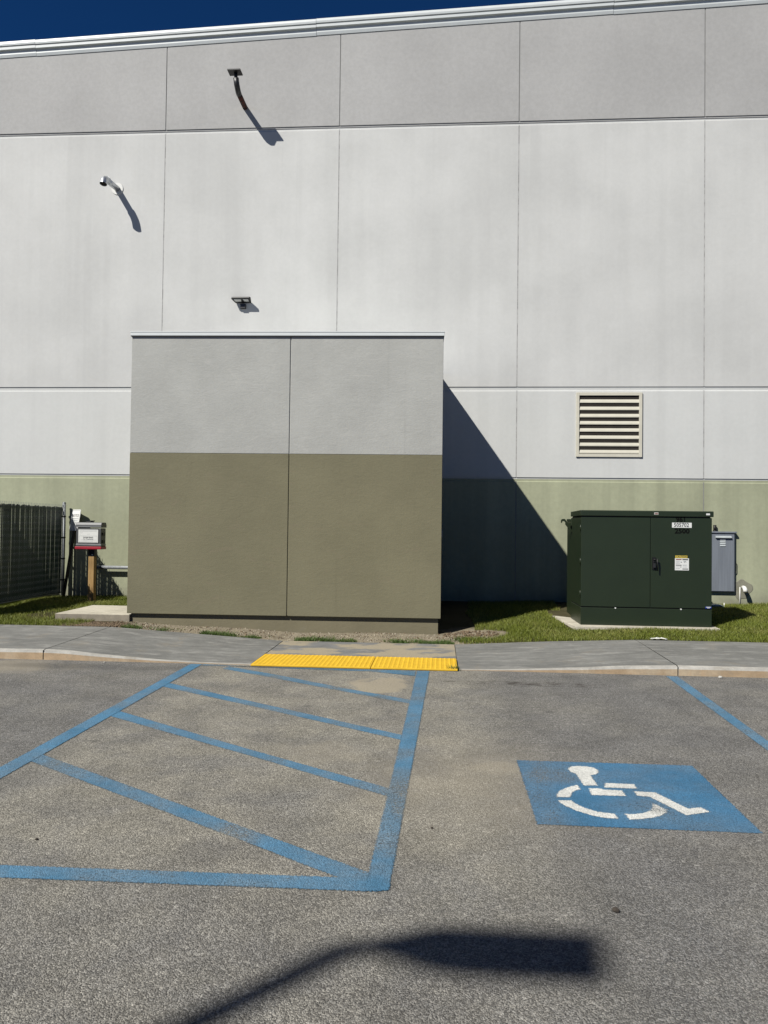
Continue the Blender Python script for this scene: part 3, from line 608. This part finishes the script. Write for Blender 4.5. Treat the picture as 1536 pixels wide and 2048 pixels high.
MB().box(-0.010, wA+0.010, -0.024, 0.02, 4.432, 4.4415).build('drip_edge', M['fixture'], ax)
MB().box(0.16, wA-0.16, 0.16, dA-0.02, 4.36, 4.43).build('roof', M['stucco_grey'], ax)
MB().box(wA+0.0005, wA+0.022, 0.40, 0.46, 1.47, 1.60).build('latch_plate', M['galv_dull'], ax)

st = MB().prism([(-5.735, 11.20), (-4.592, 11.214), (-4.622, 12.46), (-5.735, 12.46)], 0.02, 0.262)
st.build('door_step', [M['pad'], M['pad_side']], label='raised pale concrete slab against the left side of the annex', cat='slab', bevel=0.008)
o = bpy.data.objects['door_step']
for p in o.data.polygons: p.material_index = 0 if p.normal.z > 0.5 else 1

# ------------------------------------------------------------------ transformer
pd = MB().prism([(-0.10, -0.15), (1.98, -0.13), (2.02, 1.75), (-0.30, 1.75), (-0.27, 0.9)], -0.06, 0.035)
o = pd.build('concrete_pad', M['pad'], bevel=0.01, label='pale concrete pad under the green transformer', cat='slab'); o.location = (2.12, 11.66, 0.165)
tf = empty('pad_transformer', (2.12, 11.66, 0.20), label='dark green pad mounted transformer cabinet on a concrete pad', cat='transformer')
wT, dC = 1.90, 0.86
MB().box(0, wT, 0, dC, 0, 0.258).build('sill', M['green'], tf, bevel=0.004)
MB().box(0.012, wT-0.012, 0.012, dC-0.002, 0.2585, 0.2725).build('sill_gap', M['green_dark'], tf)
MB().box(0.01, wT-0.01, 0.016, dC, 0.273, 1.61).build('cabinet_shell', M['green'], tf)
sx = 1.012
d1 = MB().box(0.0, sx-0.004, 0.0, 0.0155, 0.275, 1.606).build('door', M['green'], tf, bevel=0.003)
d2 = MB().box(sx+0.004, wT-0.002, 0.0, 0.0155, 0.275, 1.606).build('door', M['green'], tf, bevel=0.003)
MB().box(0.02, wT-0.02, 0.01, dC, 1.6105, 1.6225).build('lid_gap', M['green_dark'], tf)
MB().extrude_x([(-0.018, 1.623), (-0.018, 1.700), (0.0, 1.708), (dC+0.0, 1.700), (dC, 1.623)], -0.012, wT+0.018).build('lid', M['green'], tf, bevel=0.006)
MB().box(0.06, wT-0.06, dC+0.002, 1.62, 0.0, 1.56).build('tank', M['green'], tf, bevel=0.008)
MB().box(0.0, 0.055, dC+0.003, dC+0.045, 1.48, 1.60).box(-0.055, 0.02, dC+0.05, dC+0.12, 1.545, 1.585).build('tank_flange', M['green'], tf, bevel=0.004)
hk = MB(); hp = [(0.065, 1.34), (0.02, 1.40), (-0.045, 1.475), (-0.062, 1.50), (-0.062, 1.535), (-0.085, 1.552), (-0.108, 1.548), (-0.118, 1.52), (-0.132, 1.525), (-0.130, 1.575), (-0.105, 1.588), (-0.070, 1.588), (-0.02, 1.52), (0.065, 1.505)]
n = len(hp); ya, yb = dC+0.20, dC+0.225
hk.add([(x, ya, z) for x, z in hp]+[(x, yb, z) for x, z in hp], [tuple(range(n)), tuple(range(2*n-1, n-1, -1))]+[(i, n+i, n+(i+1) % n, (i+1) % n) for i in range(n)]); hk.build('lifting_hook', M['green'], tf)
for z in (0.42, 0.90, 1.40): MB().box(-0.012, -0.0005, 0.06, 0.10, z, z+0.09).tube([(-0.006, 0.02, z), (-0.006, 0.02, z+0.09)], 0.007, 8).build('hinge', M['green'], d1)
hn = MB().box(1.035, 1.085, -0.014, -0.0005, 0.84, 1.02).tube([(1.045, -0.03, 0.985), (1.09, -0.045, 0.99)], 0.009, 8).tube([(1.098, -0.05, 1.0), (1.102, -0.052, 0.93), (1.104, -0.05, 0.82)], [0.010, 0.011, 0.008], 8)
hn.build('handle', M['black'], d2)
MB().box(1.046, 1.080, -0.036, -0.0145, 0.865, 0.93).tube([(1.052, -0.025, 0.93), (1.052, -0.025, 0.96), (1.074, -0.025, 0.96), (1.074, -0.025, 0.93)], 0.004, 6).build('padlock', M['fixture'], d2, bevel=0.003)
for x in (0.505, 1.455): MB().tube([(x, -0.010, 0.258), (x, -0.0005, 0.258)], 0.011, 8, smooth=False).build('sill_bolt', M['label_white'], tf)
def tl(x, z): return (x-2.12, -0.0022, z-0.20)
text('stencil_text', '961', 0.098, M['stencil'], d2, tl(3.573, 1.779), sx=1.0, offset=0.004)
text('stencil_text', '2500', 0.100, M['stencil'], d2, tl(3.588, 1.608), sx=1.08, offset=0.004)
pl = MB().box(1.322, 1.606, -0.0028, -0.0005, 1.461, 1.536).build('number_label', M['label_white'], d2)
text('number_print', '505702', 0.083, M['label_ink'], d2, (1.458, -0.0036, 1.4985), sx=0.88, offset=0.0016)
MB().box(1.372, 1.545, -0.0030, -0.0005, 1.012, 1.050).build('caution_label', M['label_yellow'], d2)
text('caution_print', 'CAUTION', 0.036, M['label_ink'], d2, (1.458, -0.0036, 1.031), sx=0.95, offset=0.001)
MB().box(1.366, 1.568, -0.0026, -0.0005, 0.832, 1.009).build('warning_label', M['label_white'], d2)
pr = MB()
pr.box(1.380, 1.462, -0.0034, -0.0027, 0.985, 0.998, 0).box(1.380, 1.462, -0.0034, -0.0027, 0.902, 0.913, 1)
pr.box(1.474, 1.556, -0.0034, -0.0027, 0.982, 0.998, 1).box(1.474, 1.556, -0.0034, -0.0027, 0.846, 0.858, 1)
for i, z in enumerate((0.972, 0.962, 0.952, 0.940, 0.930, 0.888, 0.868, 0.858)): pr.box(1.380, 1.462-random.uniform(0.015, 0.03), -0.0033, -0.0027, z-0.003, z, 2)
for z in (0.915, 0.905, 0.896, 0.876): pr.box(1.476, 1.556-random.uniform(0, 0.02), -0.0033, -0.0027, z-0.003, z, 2)
pr.tube([(1.456, -0.003, 0.952), (1.456, -0.0034, 0.952)], 0.008, 8, 1).tube([(1.452, -0.003, 0.882), (1.452, -0.0034, 0.882)], 0.008, 8, 1)
pr.add([(1.478, -0.0033, 0.955), (1.50, -0.0033, 0.97), (1.525, -0.0033, 0.968), (1.535, -0.0033, 0.945), (1.52, -0.0033, 0.955), (1.495, -0.0033, 0.96)], [(0, 1, 2, 3, 4, 5)], 2).box(1.50, 1.512, -0.0033, -0.0027, 0.942, 0.95, 1)
pr.build('warning_print', [M['label_red'], M['label_ink'], M['label_grey']], d2)
b_ = MB().box(1.806, 1.893, -0.0032, -0.0005, 0.276, 0.304).build('blue_sticker', M['label_blue'], d2)
MB().box(1.815, 1.885, -0.0040, -0.0033, 0.292, 0.300).box(1.832, 1.868, -0.0040, -0.0033, 0.281, 0.288).build('sticker_print', M['label_white'], d2)
MB().box(1.808, 1.862, -0.0205, -0.0185, 1.650, 1.676).build('white_sticker', M['label_white'], tf)
MB().box(1.058, 1.120, -0.0200, -0.0183, 1.650, 1.684, 0).box(1.070, 1.112, -0.0206, -0.0201, 1.658, 1.670, 1).build('lid_sticker', [M['label_beige'], M['label_red']], tf)

vb = empty('valve_box', (4.90, 13.95, 0.24), label='small teal utility box on the grass beside the transformer', cat='utility box')
MB().box(-0.16, 0.08, -0.12, 0.16, 0, 0.075).build('box_body', M['teal'], vb, bevel=0.012); MB().box(-0.14, 0.06, -0.10, 0.14, 0.0755, 0.092).build('box_lid', M['cabinet_light'], vb, bevel=0.008)
MB().tube([(0.12, 0.0, 0), (0.12, 0.0, 0.12)], 0.008, 8).build('marker_stub', M['pvc'], vb)

# ------------------------------------------------------------------ fence, sign, controller on the left
FX, FY0, FY1, FZ0, FZ1 = -7.13, 10.80, 14.19, 0.300, 1.975
fe = empty('chain_link_fence', (FX, FY1, 0.2), label='dark green slatted chain link fence running out from the wall at left', cat='fence')
def fl(x, y, z): return (x-FX, y-FY1, z-0.2)
MB().tube([fl(FX, FY1, 0.1), fl(FX, FY1, FZ1+0.03)], 0.032, 14).tube([fl(FX, FY1, FZ1+0.03), fl(FX, FY1, FZ1+0.05)], [0.036, 0.02], 14).build('end_post', M['post'], fe)
MB().tube([fl(FX-0.045, FY0, FZ1-0.09), fl(FX-0.045, FY1, FZ1-0.09)], 0.021, 10).build('top_rail', M['post'], fe)
MB().tube([fl(FX+0.012, FY0, FZ0-0.005), fl(FX+0.012, FY1-0.02, FZ0+0.005)], 0.010, 8).build('tension_wire', M['wire'], fe)
MB().box(*[v for v in (0.006, 0.014, -0.075, -0.055)], FZ0-0.2, FZ1-0.2).build('tension_bar', M['post'], fe)
for z in (0.55, 0.95, 1.35, 1.75): MB().tube([fl(FX, FY1, z-0.012), fl(FX, FY1, z+0.012)], 0.037, 14, smooth=False).box(0.0, 0.02, -0.085, -0.03, z-0.212, z-0.188).build('post_band', M['black'], fe)
pitch = 0.0525; nsl = int((FY1-0.09-FY0)/pitch); slat0 = None
for i in range(nsl):
    y = FY1-0.10-i*pitch
    if slat0 is None: slat0 = MB().box(-0.001, 0.001, -0.0243, 0.0243, 0, FZ1-0.05-FZ0).build('slat', M['slat'], fe); o = slat0
    else: o = slat0.copy(); C.objects.link(o)
    o.location = fl(FX+random.uniform(-0.0012, 0.0012), y, FZ0+random.uniform(-0.008, 0.01)); o.rotation_euler = (random.uniform(-0.004, 0.004), 0, random.uniform(-0.02, 0.02))
wr = MB()
for i in range(nsl+1):
    y = FY1-0.10-i*pitch+pitch/2; k = int((FZ1-FZ0)/pitch); pts = []
    for j in range(k+1):
        s = 1 if j % 2 else -1
        pts.append(Vector(fl(FX+(0.0105 if j % 2 else -0.0105), y+s*pitch*0.5, FZ0+j*pitch)))
    pts.append(pts[-1]+Vector((0, 0, 0.045)))
    wr.tube(pts, 0.0034, 4, caps=False)
wr.build('wire_mesh', M['wire'], fe, kind='stuff')
for i in range(nsl):
    o = slat0.copy(); C.objects.link(o); o.location = fl(FX-1.22, FY1-0.10-i*pitch, FZ0-0.05); o.rotation_euler = (0, 0, random.uniform(-0.05, 0.05))  # added unseen slat row, shades the ground seen under the fence
# unseen corner return, added so that it shades the ground behind the fence
MB().tube([fl(FX, FY0, 0.1), fl(FX, FY0, FZ1+0.03)], 0.036, 14).build('added_corner_post', M['post'], fe)
MB().tube([fl(FX-1.22, FY0+0.045, FZ1-0.09), fl(FX, FY0+0.045, FZ1-0.09)], 0.021, 10).build('top_rail', M['post'], fe)
for i in range(20):
    o = slat0.copy(); C.objects.link(o); o.location = fl(FX-0.07-i*pitch, FY0, FZ0-0.06); o.rotation_euler = (0, 0, R(90)+random.uniform(-0.1, 0.1))
wr = MB()
for i in range(21):
    x = FX-0.07-i*pitch+pitch/2
    wr.tube([fl(x+(0.5 if j % 2 else -0.5)*pitch, FY0+(0.0105 if j % 2 else -0.0105), FZ0+j*pitch) for j in range(28)], 0.0032, 4, caps=False)
wr.build('wire_mesh', M['wire'], fe, kind='stuff')

sg = empty('leaning_sign', (-7.02, 13.95, 0.20), label='small white sign leaning back on a dark post beside the fence end', cat='sign')
pd_ = Vector((0.115, 0.27, 1.66)).normalized()                    # direction of the leaning post
rgt = Vector((0.88, -0.475, 0)); upv = (pd_-rgt*pd_.dot(rgt)).normalized(); nv = rgt.cross(upv)*1.0
pb0 = Vector((0, 0, -0.08)); pe = pb0+pd_*1.77
mb = MB(); w_ = 0.028
q = [pb0-rgt*w_, pb0+rgt*w_, pb0+rgt*w_-nv*0.03, pb0-rgt*w_-nv*0.03]; q2 = [p+pd_*1.77 for p in q]
mb.add(q+q2, [(0,3,2,1),(4,5,6,7),(0,1,5,4),(1,2,6,5),(2,3,7,6),(3,0,4,7)]).build('sign_post', M['black'], sg)
ctr = pb0+pd_*1.585
cw, chh, rr = 0.128, 0.205, 0.03; op = []
for (cx, cy, a0) in ((cw-rr, chh-rr, 0), (-cw+rr, chh-rr, 90), (-cw+rr, -chh+rr, 180), (cw-rr, -chh+rr, 270)):
    for k in range(5): a = R(a0+k*22.5); op.append((cx+rr*math.cos(a), cy+rr*math.sin(a)))
n = len(op); mb = MB(); mb.add([ctr+rgt*x+upv*y+nv*0.008 for x, y in op]+[ctr+rgt*x+upv*y+nv*0.002 for x, y in op], [tuple(range(n)), tuple(range(2*n-1, n-1, -1))]+[(i, n+i, n+(i+1) % n, (i+1) % n) for i in range(n)]); mb.build('sign_panel', M['label_white'], sg)
rim = MB(); s = 0.93
rim.add([ctr+rgt*x*s+upv*y*s+nv*0.0095 for x, y in op]+[ctr+rgt*x*(s-0.035)+upv*y*(s-0.03)+nv*0.0095 for x, y in op], [(i, (i+1) % n, n+(i+1) % n, n+i) for i in range(n)]); rim.build('sign_border', M['label_grey'], sg)
m3 = Matrix((rgt, upv, nv)).transposed().to_euler()
text('sign_print', 'NOTICE', 0.078, M['label_ink'], sg, ctr+upv*0.085+nv*0.010, m3, sx=0.66)
tl_ = MB()
for k, (yy, ww) in enumerate(((0.02, 0.10), (-0.02, 0.085), (-0.06, 0.10), (-0.10, 0.06))):
    a, b2 = ctr+rgt*(-ww)+upv*yy+nv*0.010, ctr+rgt*ww+upv*yy+nv*0.010
    tl_.add([a, b2, b2+upv*0.014, a+upv*0.014], [(0, 1, 2, 3)])
tl_.build('small_print', M['label_grey'], sg)

wp = empty('wooden_post', (-6.115, 13.24, 0.17), label='short square timber post carrying the grey case', cat='post')
MB().box(-0.052, 0.052, -0.052, 0.052, 0, 0.87).build('timber', M['wood'], wp, bevel=0.006)
MB().box(-0.058, 0.058, -0.056, 0.056, 0.871, 1.0).build('post_cap_bracket', M['black'], wp, bevel=0.004); MB().tube([(0.02, -0.062, 0.90), (0.02, -0.056, 0.90)], 0.009, 8).build('bolt', M['galv'], wp)
cs = empty('controller_case', (-6.13, 13.10, 1.155), label='grey plastic case with red base and printed label on the timber post', cat='case')
MB().box(-0.235, 0.235, 0.0, 0.27, 0.075, 0.375).build('case_body', M['case'], cs, bevel=0.012)
MB().extrude_x([(-0.012, 0.385), (-0.012, 0.43), (0.02, 0.475), (0.25, 0.475), (0.285, 0.43), (0.285, 0.385)], -0.245, 0.245).build('case_lid', M['case'], cs, bevel=0.010)
MB().box(-0.238, 0.238, -0.004, 0.274, 0.0755, 0.105).build('trim_band', M['case_light'], cs, bevel=0.004)
MB().box(-0.255, 0.245, -0.012, 0.28, 0.012, 0.060).build('red_base', M['red'], cs, bevel=0.008)
MB().box(-0.235, 0.235, 0.004, 0.268, 0.0605, 0.0745).build('base_gasket', M['black'], cs)
MB().box(-0.085, 0.055, 0.08, 0.13, 0.476, 0.492).box(0.0, 0.075, 0.06, 0.12, 0.4925, 0.508).build('carry_handle', M['black'], cs, bevel=0.005)
MB().extrude_x([(-0.0135, 0.392), (-0.0155, 0.398), (-0.0135, 0.404)], -0.24, 0.24).build('lid_ridge', M['case_light'], cs)
MB().box(-0.205, 0.195, -0.004, -0.0005, 0.118, 0.368, 0).build('label_frame', M['fixture'], cs)
lb = MB().box(-0.192, 0.182, -0.0062, -0.0042, 0.128, 0.352).build('paper_label', M['label_white'], cs)
text('label_heading', 'WARNING', 0.034, M['label_ink'], lb, (-0.005, -0.0070, 0.214), sx=1.15, offset=0.0012)
text('label_heading', 'No Trespassing', 0.026, M['label_ink'], lb, (-0.005, -0.0070, 0.188), sx=1.15, offset=0.0006)
pr = MB()
for z, a, b2 in ((0.336, -0.17, 0.16), (0.315, -0.17, 0.16), (0.292, -0.17, -0.11), (0.270, -0.17, -0.15), (0.270, -0.03, 0.03), (0.239, -0.175, 0.165), (0.170, -0.15, 0.14), (0.154, -0.10, 0.09), (0.137, -0.175, 0.165)): pr.box(a, b2, -0.0070, -0.0063, z, z+0.004)
pr.box(-0.176, -0.1735, -0.0070, -0.0063, 0.1415, 0.2385).box(0.1635, 0.166, -0.0070, -0.0063, 0.1415, 0.2385).build('label_lines', M['label_grey'], lb)
for z in (0.12, 0.25): MB().box(0.236, 0.250, 0.06, 0.21, z, z+0.05).build('side_latch', M['black'], cs, bevel=0.003)
cs.scale = (0.955, 0.72, 1.02)

# ------------------------------------------------------------------ street lamp behind the camera (its shadow falls in view)
HL = 11.0; off = Vector((ray.x, ray.y, 0))*(HL/ray.z)            # from ground shadow back up the sun ray
top = Vector((-0.345, 2.967, 0))+Vector((off.x, off.y, 0))
sl = empty('street_lamp', (top.x, top.y, 0), label='tall slim parking lot lamp with one flat head, casting the near shadow', cat='street lamp')
MB().tube([(0.035, 0, 0), (0.035, 0, HL-0.02)], [0.12, 0.062], 18).build('pole', M['fixture'], sl)
MB().prism([(-0.18, -0.18), (0.18, -0.18), (0.18, 0.18), (-0.18, 0.18)], 0, 0.025).build('base_plate', M['fixture'], sl)
MB().tube([(0.03, 0, HL-0.12), (0.035, 0, HL-0.04), (0.08, 0, HL), (0.20, 0, HL)], 0.046, 12).build('arm', M['fixture'], sl)
hd = [(0.08, -0.052), (0.18, -0.085), (0.30, -0.150), (0.42, -0.172), (0.945, -0.172), (0.985, 0.150), (0.42, 0.156), (0.30, 0.140), (0.18, 0.075), (0.08, 0.040)]
MB().prism(hd, HL-0.02, HL+0.055).build('lamp_head', M['fixture'], sl, bevel=0.012)
MB().box(0.45, 0.90, -0.10, 0.10, HL-0.028, HL-0.0205).build('lens', M['led'], sl)

# ------------------------------------------------------------------ grass, weeds, gravel, litter
def blade_mesh(name, px, py, pz, hgt, wid, lean):
    n = len(px); a = rng.uniform(0, 2*np.pi, n); ca, sa = np.cos(a), np.sin(a); b = rng.uniform(0, 2*np.pi, n)
    lx, ly = np.cos(b)*lean*hgt, np.sin(b)*lean*hgt
    V = np.empty((n, 5, 3)); w = wid/2
    for k, (s, t, q) in enumerate(((-1, 0, 0), (1, 0, 0), (0.75, 0.5, 0.3), (-0.75, 0.5, 0.3), (0, 1, 1))):
        V[:, k, 0] = px+s*w*ca+lx*q; V[:, k, 1] = py+s*w*sa+ly*q; V[:, k, 2] = pz+hgt*t*(1-0.25*lean*q)
    me = bpy.data.meshes.new(name); me.vertices.add(n*5); me.vertices.foreach_set('co', V.ravel())
    base = (np.arange(n)*5)[:, None]; lp = np.concatenate([base+np.array([[0, 1, 2, 3]]), base+np.array([[3, 2, 4]])], axis=1).ravel()
    me.loops.add(n*7); me.loops.foreach_set('vertex_index', lp.astype(np.int32)); me.polygons.add(n*2)
    st_ = np.empty((n, 2), np.int32); st_[:, 0] = np.arange(n)*7; st_[:, 1] = np.arange(n)*7+4
    me.polygons.foreach_set('loop_start', st_.ravel()); me.update(calc_edges=True); me.validate(); return me
def lown(x, y):       # cheap smooth noise
    return np.sin(x*2.3+y*1.7)*0.4+np.sin(x*5.1-y*4.3+1.2)*0.3+np.sin(x*9.7+y*8.1+0.4)*0.2+np.sin(x*17-y*21)*0.15
def scatter(x0, x1, dens, test):
    n = int((x1-x0)*(14.27-YB)*dens); x = rng.uniform(x0, x1, n); y = rng.uniform(YB+0.01, 14.27, n); k = test(x, y); return x[k], y[k]
def right_ok(x, y):
    nz = lown(x, y); d = 0.30+0.10*nz
    left = x > d+np.where(y < 11.0, 0.0, 0.25*np.clip((y-10.9)/0.5, 0, 1))
    dirt = ((x-0.55)/0.42)**2+((y-11.32)/0.30)**2 > 1+0.5*nz
    pad = (x > 1.84+0.12*np.clip((12.6-y), 0, 1.1)+0.03*nz) & (x < 4.10) & (y > 11.53+0.03*nz) & (y < 13.4)
    front = (x > 2.1) & (x < 4.0) & (y > 11.6)
    return left & dirt & ~pad & ~front & (y > YB+0.02+0.02*(nz+1))
def left_ok(x, y):
    nz = lown(x, y)
    stp = (x > -5.76) & (y > 11.17) & (y < 12.5); an = (x > -4.66) & (y > 11.1)
    mul_ = (x > -5.15+0.15*nz) & (y < 11.2)
    bare = (((x+6.05)/0.35)**2+((y-11.5)/0.35)**2 < 0.6+0.4*nz) & (rng.uniform(0, 1, len(x)) < 0.8)
    return ~stp & ~an & ~mul_ & ~bare & (y > YB+0.02+0.02*(nz+1))
x, y = scatter(0.2, 7.2, 5200, right_ok); x2, y2 = scatter(-9.2, -4.4, 5200, left_ok)
x = np.concatenate([x, x2]); y = np.concatenate([y, y2]); nz = lown(x*0.6, y*0.7)
h = rng.uniform(0.030, 0.075, len(x))*(1+0.3*nz)
link('grass', blade_mesh('grass', x, y, zlawn(x, y)-0.004, h, rng.uniform(0.004, 0.008, len(x)), rng.uniform(0.2, 0.9, len(x))), M['grass'], kind='stuff')
# thin weeds over the gravel strip
n = 2200; x = rng.uniform(-4.5, 0.6, n*6); y = YB+0.015+np.abs(rng.normal(0.05, 0.09, n*6)); k = (lown(x*1.9, y*1.5) > 0.02) & (y < 11.1); x, y = x[k], y[k]
link('ground_cover', blade_mesh('ground_cover', x, y, zlawn(x, y), rng.uniform(0.02, 0.07, len(x))*(0.6+0.5*np.clip(lown(x*1.9, y*1.5), 0, 1)), rng.uniform(0.004, 0.008, len(x)), rng.uniform(0.3, 1.1, len(x))), M['weed'], kind='stuff')
def tuft(x, y, z, r, nb, hh_, label):
    a = rng.uniform(0, 2*np.pi, nb); d = r*np.sqrt(rng.uniform(0, 1, nb))
    me = blade_mesh('weed', d*np.cos(a), d*np.sin(a)*0.5, np.zeros(nb)-0.004, rng.uniform(0.5, 1, nb)*hh_, rng.uniform(0.005, 0.009, nb), rng.uniform(0.3, 1.3, nb))
    o = link('weed', me, M['weed'], label=label, cat='weed', group='weeds along the sidewalk'); o.location = (x, y, z)
tuft(-1.62, 10.76, 0.02, 0.24, 150, 0.085, 'low green weed clump behind the middle of the yellow tiles')
tuft(-3.97, 10.80, 0.10, 0.20, 110, 0.075, 'green weed clump at the sidewalk edge near the annex left corner')
tuft(-2.97, 10.76, 0.055, 0.16, 70, 0.06, 'sparse weed clump between the left weed and the ramp joint')
tuft(-0.50, 10.74, 0.02, 0.26, 100, 0.07, 'thin weed clump at the sidewalk edge left of the annex right corner')
tuft(0.45, 10.92, 0.03, 0.30, 200, 0.10, 'bushy green weed at the foot of the annex right corner')
tuft(0.19, 8.75, 0.006, 0.075, 46, 0.10, 'small weed growing at the right corner of the yellow tiles')

def stones(name, n, pos, rmin, rmax, mat):
    ico = bmesh.new(); bmesh.ops.create_icosphere(ico, subdivisions=1, radius=1); iv = np.array([v.co[:] for v in ico.verts]); ifc = [[v.index for v in f.verts] for f in ico.faces]; ico.free()
    vs, fs = [], []
    for i in range(n):
        px, py, pz = pos(i); r = rng.uniform(rmin, rmax); q = iv*(r*rng.uniform(0.6, 1.2, 3))*rng.uniform(0.8, 1.2, (len(iv), 1)); a = rng.uniform(0, 6.28)
        q = q@np.array([[math.cos(a), math.sin(a), 0], [-math.sin(a), math.cos(a), 0], [0, 0, 1]])+np.array([px, py, pz+r*0.3])
        b = len(vs)*len(iv); vs.append(q); fs += [[k+b for k in f] for f in ifc]
    me = bpy.data.meshes.new(name); me.from_pydata(np.concatenate(vs).tolist(), [], fs); return link(name, me, mat, kind='stuff')
def gp(i):
    x = rng.uniform(-4.7, 0.75); y = rng.uniform(YB+0.02, 11.25+0.026*(x+4.63)) ; return x, y, float(zlawn(x, y))
def bp(i):
    a = rng.uniform(0, 6.28); d = math.sqrt(rng.uniform(0, 1)); x = 0.50+0.42*d*math.cos(a); y = 11.30+0.26*d*math.sin(a); return x, y, float(zlawn(x, y))
stones('gravel', 260, bp, 0.006, 0.024, M['litter'])
stones('gravel', 1300, gp, 0.003, 0.012, M['gravel'])
stones('leaf_litter', 520, gp, 0.004, 0.014, M['litter'])
def lp_(i):
    x = rng.normal(-4.95, 0.24); y = YB+0.03+abs(rng.normal(0.14, 0.13)); y = min(y, 11.17); return x, y, float(zlawn(x, y))+0.004
stones('leaf_litter', 1300, lp_, 0.006, 0.017, M['litter'])

pbx = MB(); ico = bmesh.new(); bmesh.ops.create_icosphere(ico, subdivisions=2, radius=1)
for v in ico.verts: v.co = Vector((v.co.x*0.017, v.co.y*0.012, v.co.z*0.010+0.008))*random.uniform(0.88, 1.12)
me = bpy.data.meshes.new('pebble'); ico.to_mesh(me); ico.free()
o = link('pebble', me, M['pebble'], label='small dark pebble on the asphalt above the lamp shadow tip', cat='pebble', group='loose stones on the asphalt'); o.location = (0.758, 3.328, 0.0); o.rotation_euler = (0, 0, -0.6)
for x, y, s, mt, lab in ((-2.015, 3.795, 0.55, 'pebble', 'tiny dark pebble in the aisle above the near cross stripe'), (3.10, 8.72, 1.4, 'white_stone', 'pale stone chip at the foot of the right kerb'), (-3.85, 8.70, 0.8, 'white_stone', 'tiny pale chip at the foot of the left kerb'), (-0.02, 4.15, 0.5, 'pebble', 'tiny dark pebble right of the worn aisle stripe')):
    m2 = me.copy(); m2.materials.clear(); o = link('pebble', m2, M[mt], label=lab, cat='pebble', group='loose stones on the asphalt'); o.location = (x, y, 0); o.scale = (s, s, s); o.rotation_euler = (0, 0, x*3)
bg_ = MB(); gxn, gyn = 14, 7; vs = []
for j in range(gyn):
    for i in range(gxn):
        u, v = i/(gxn-1)-0.5, j/(gyn-1)-0.5
        vs.append((u*0.22+random.uniform(-0.008, 0.008), v*0.10+0.02*math.sin(u*14), 0.012+0.028*max(0, 1-(abs(u)*1.9)**2)*random.uniform(0.2, 1.0)*(1-abs(v)*1.4)))
bg_.add(vs, [(j*gxn+i, j*gxn+i+1, (j+1)*gxn+i+1, (j+1)*gxn+i) for j in range(gyn-1) for i in range(gxn-1)])
o = bg_.build('litter_scrap', M['bag'], label='crumpled white plastic scrap at the grass edge of the sidewalk', cat='litter'); o.location = (2.99, 10.70, 0.135)
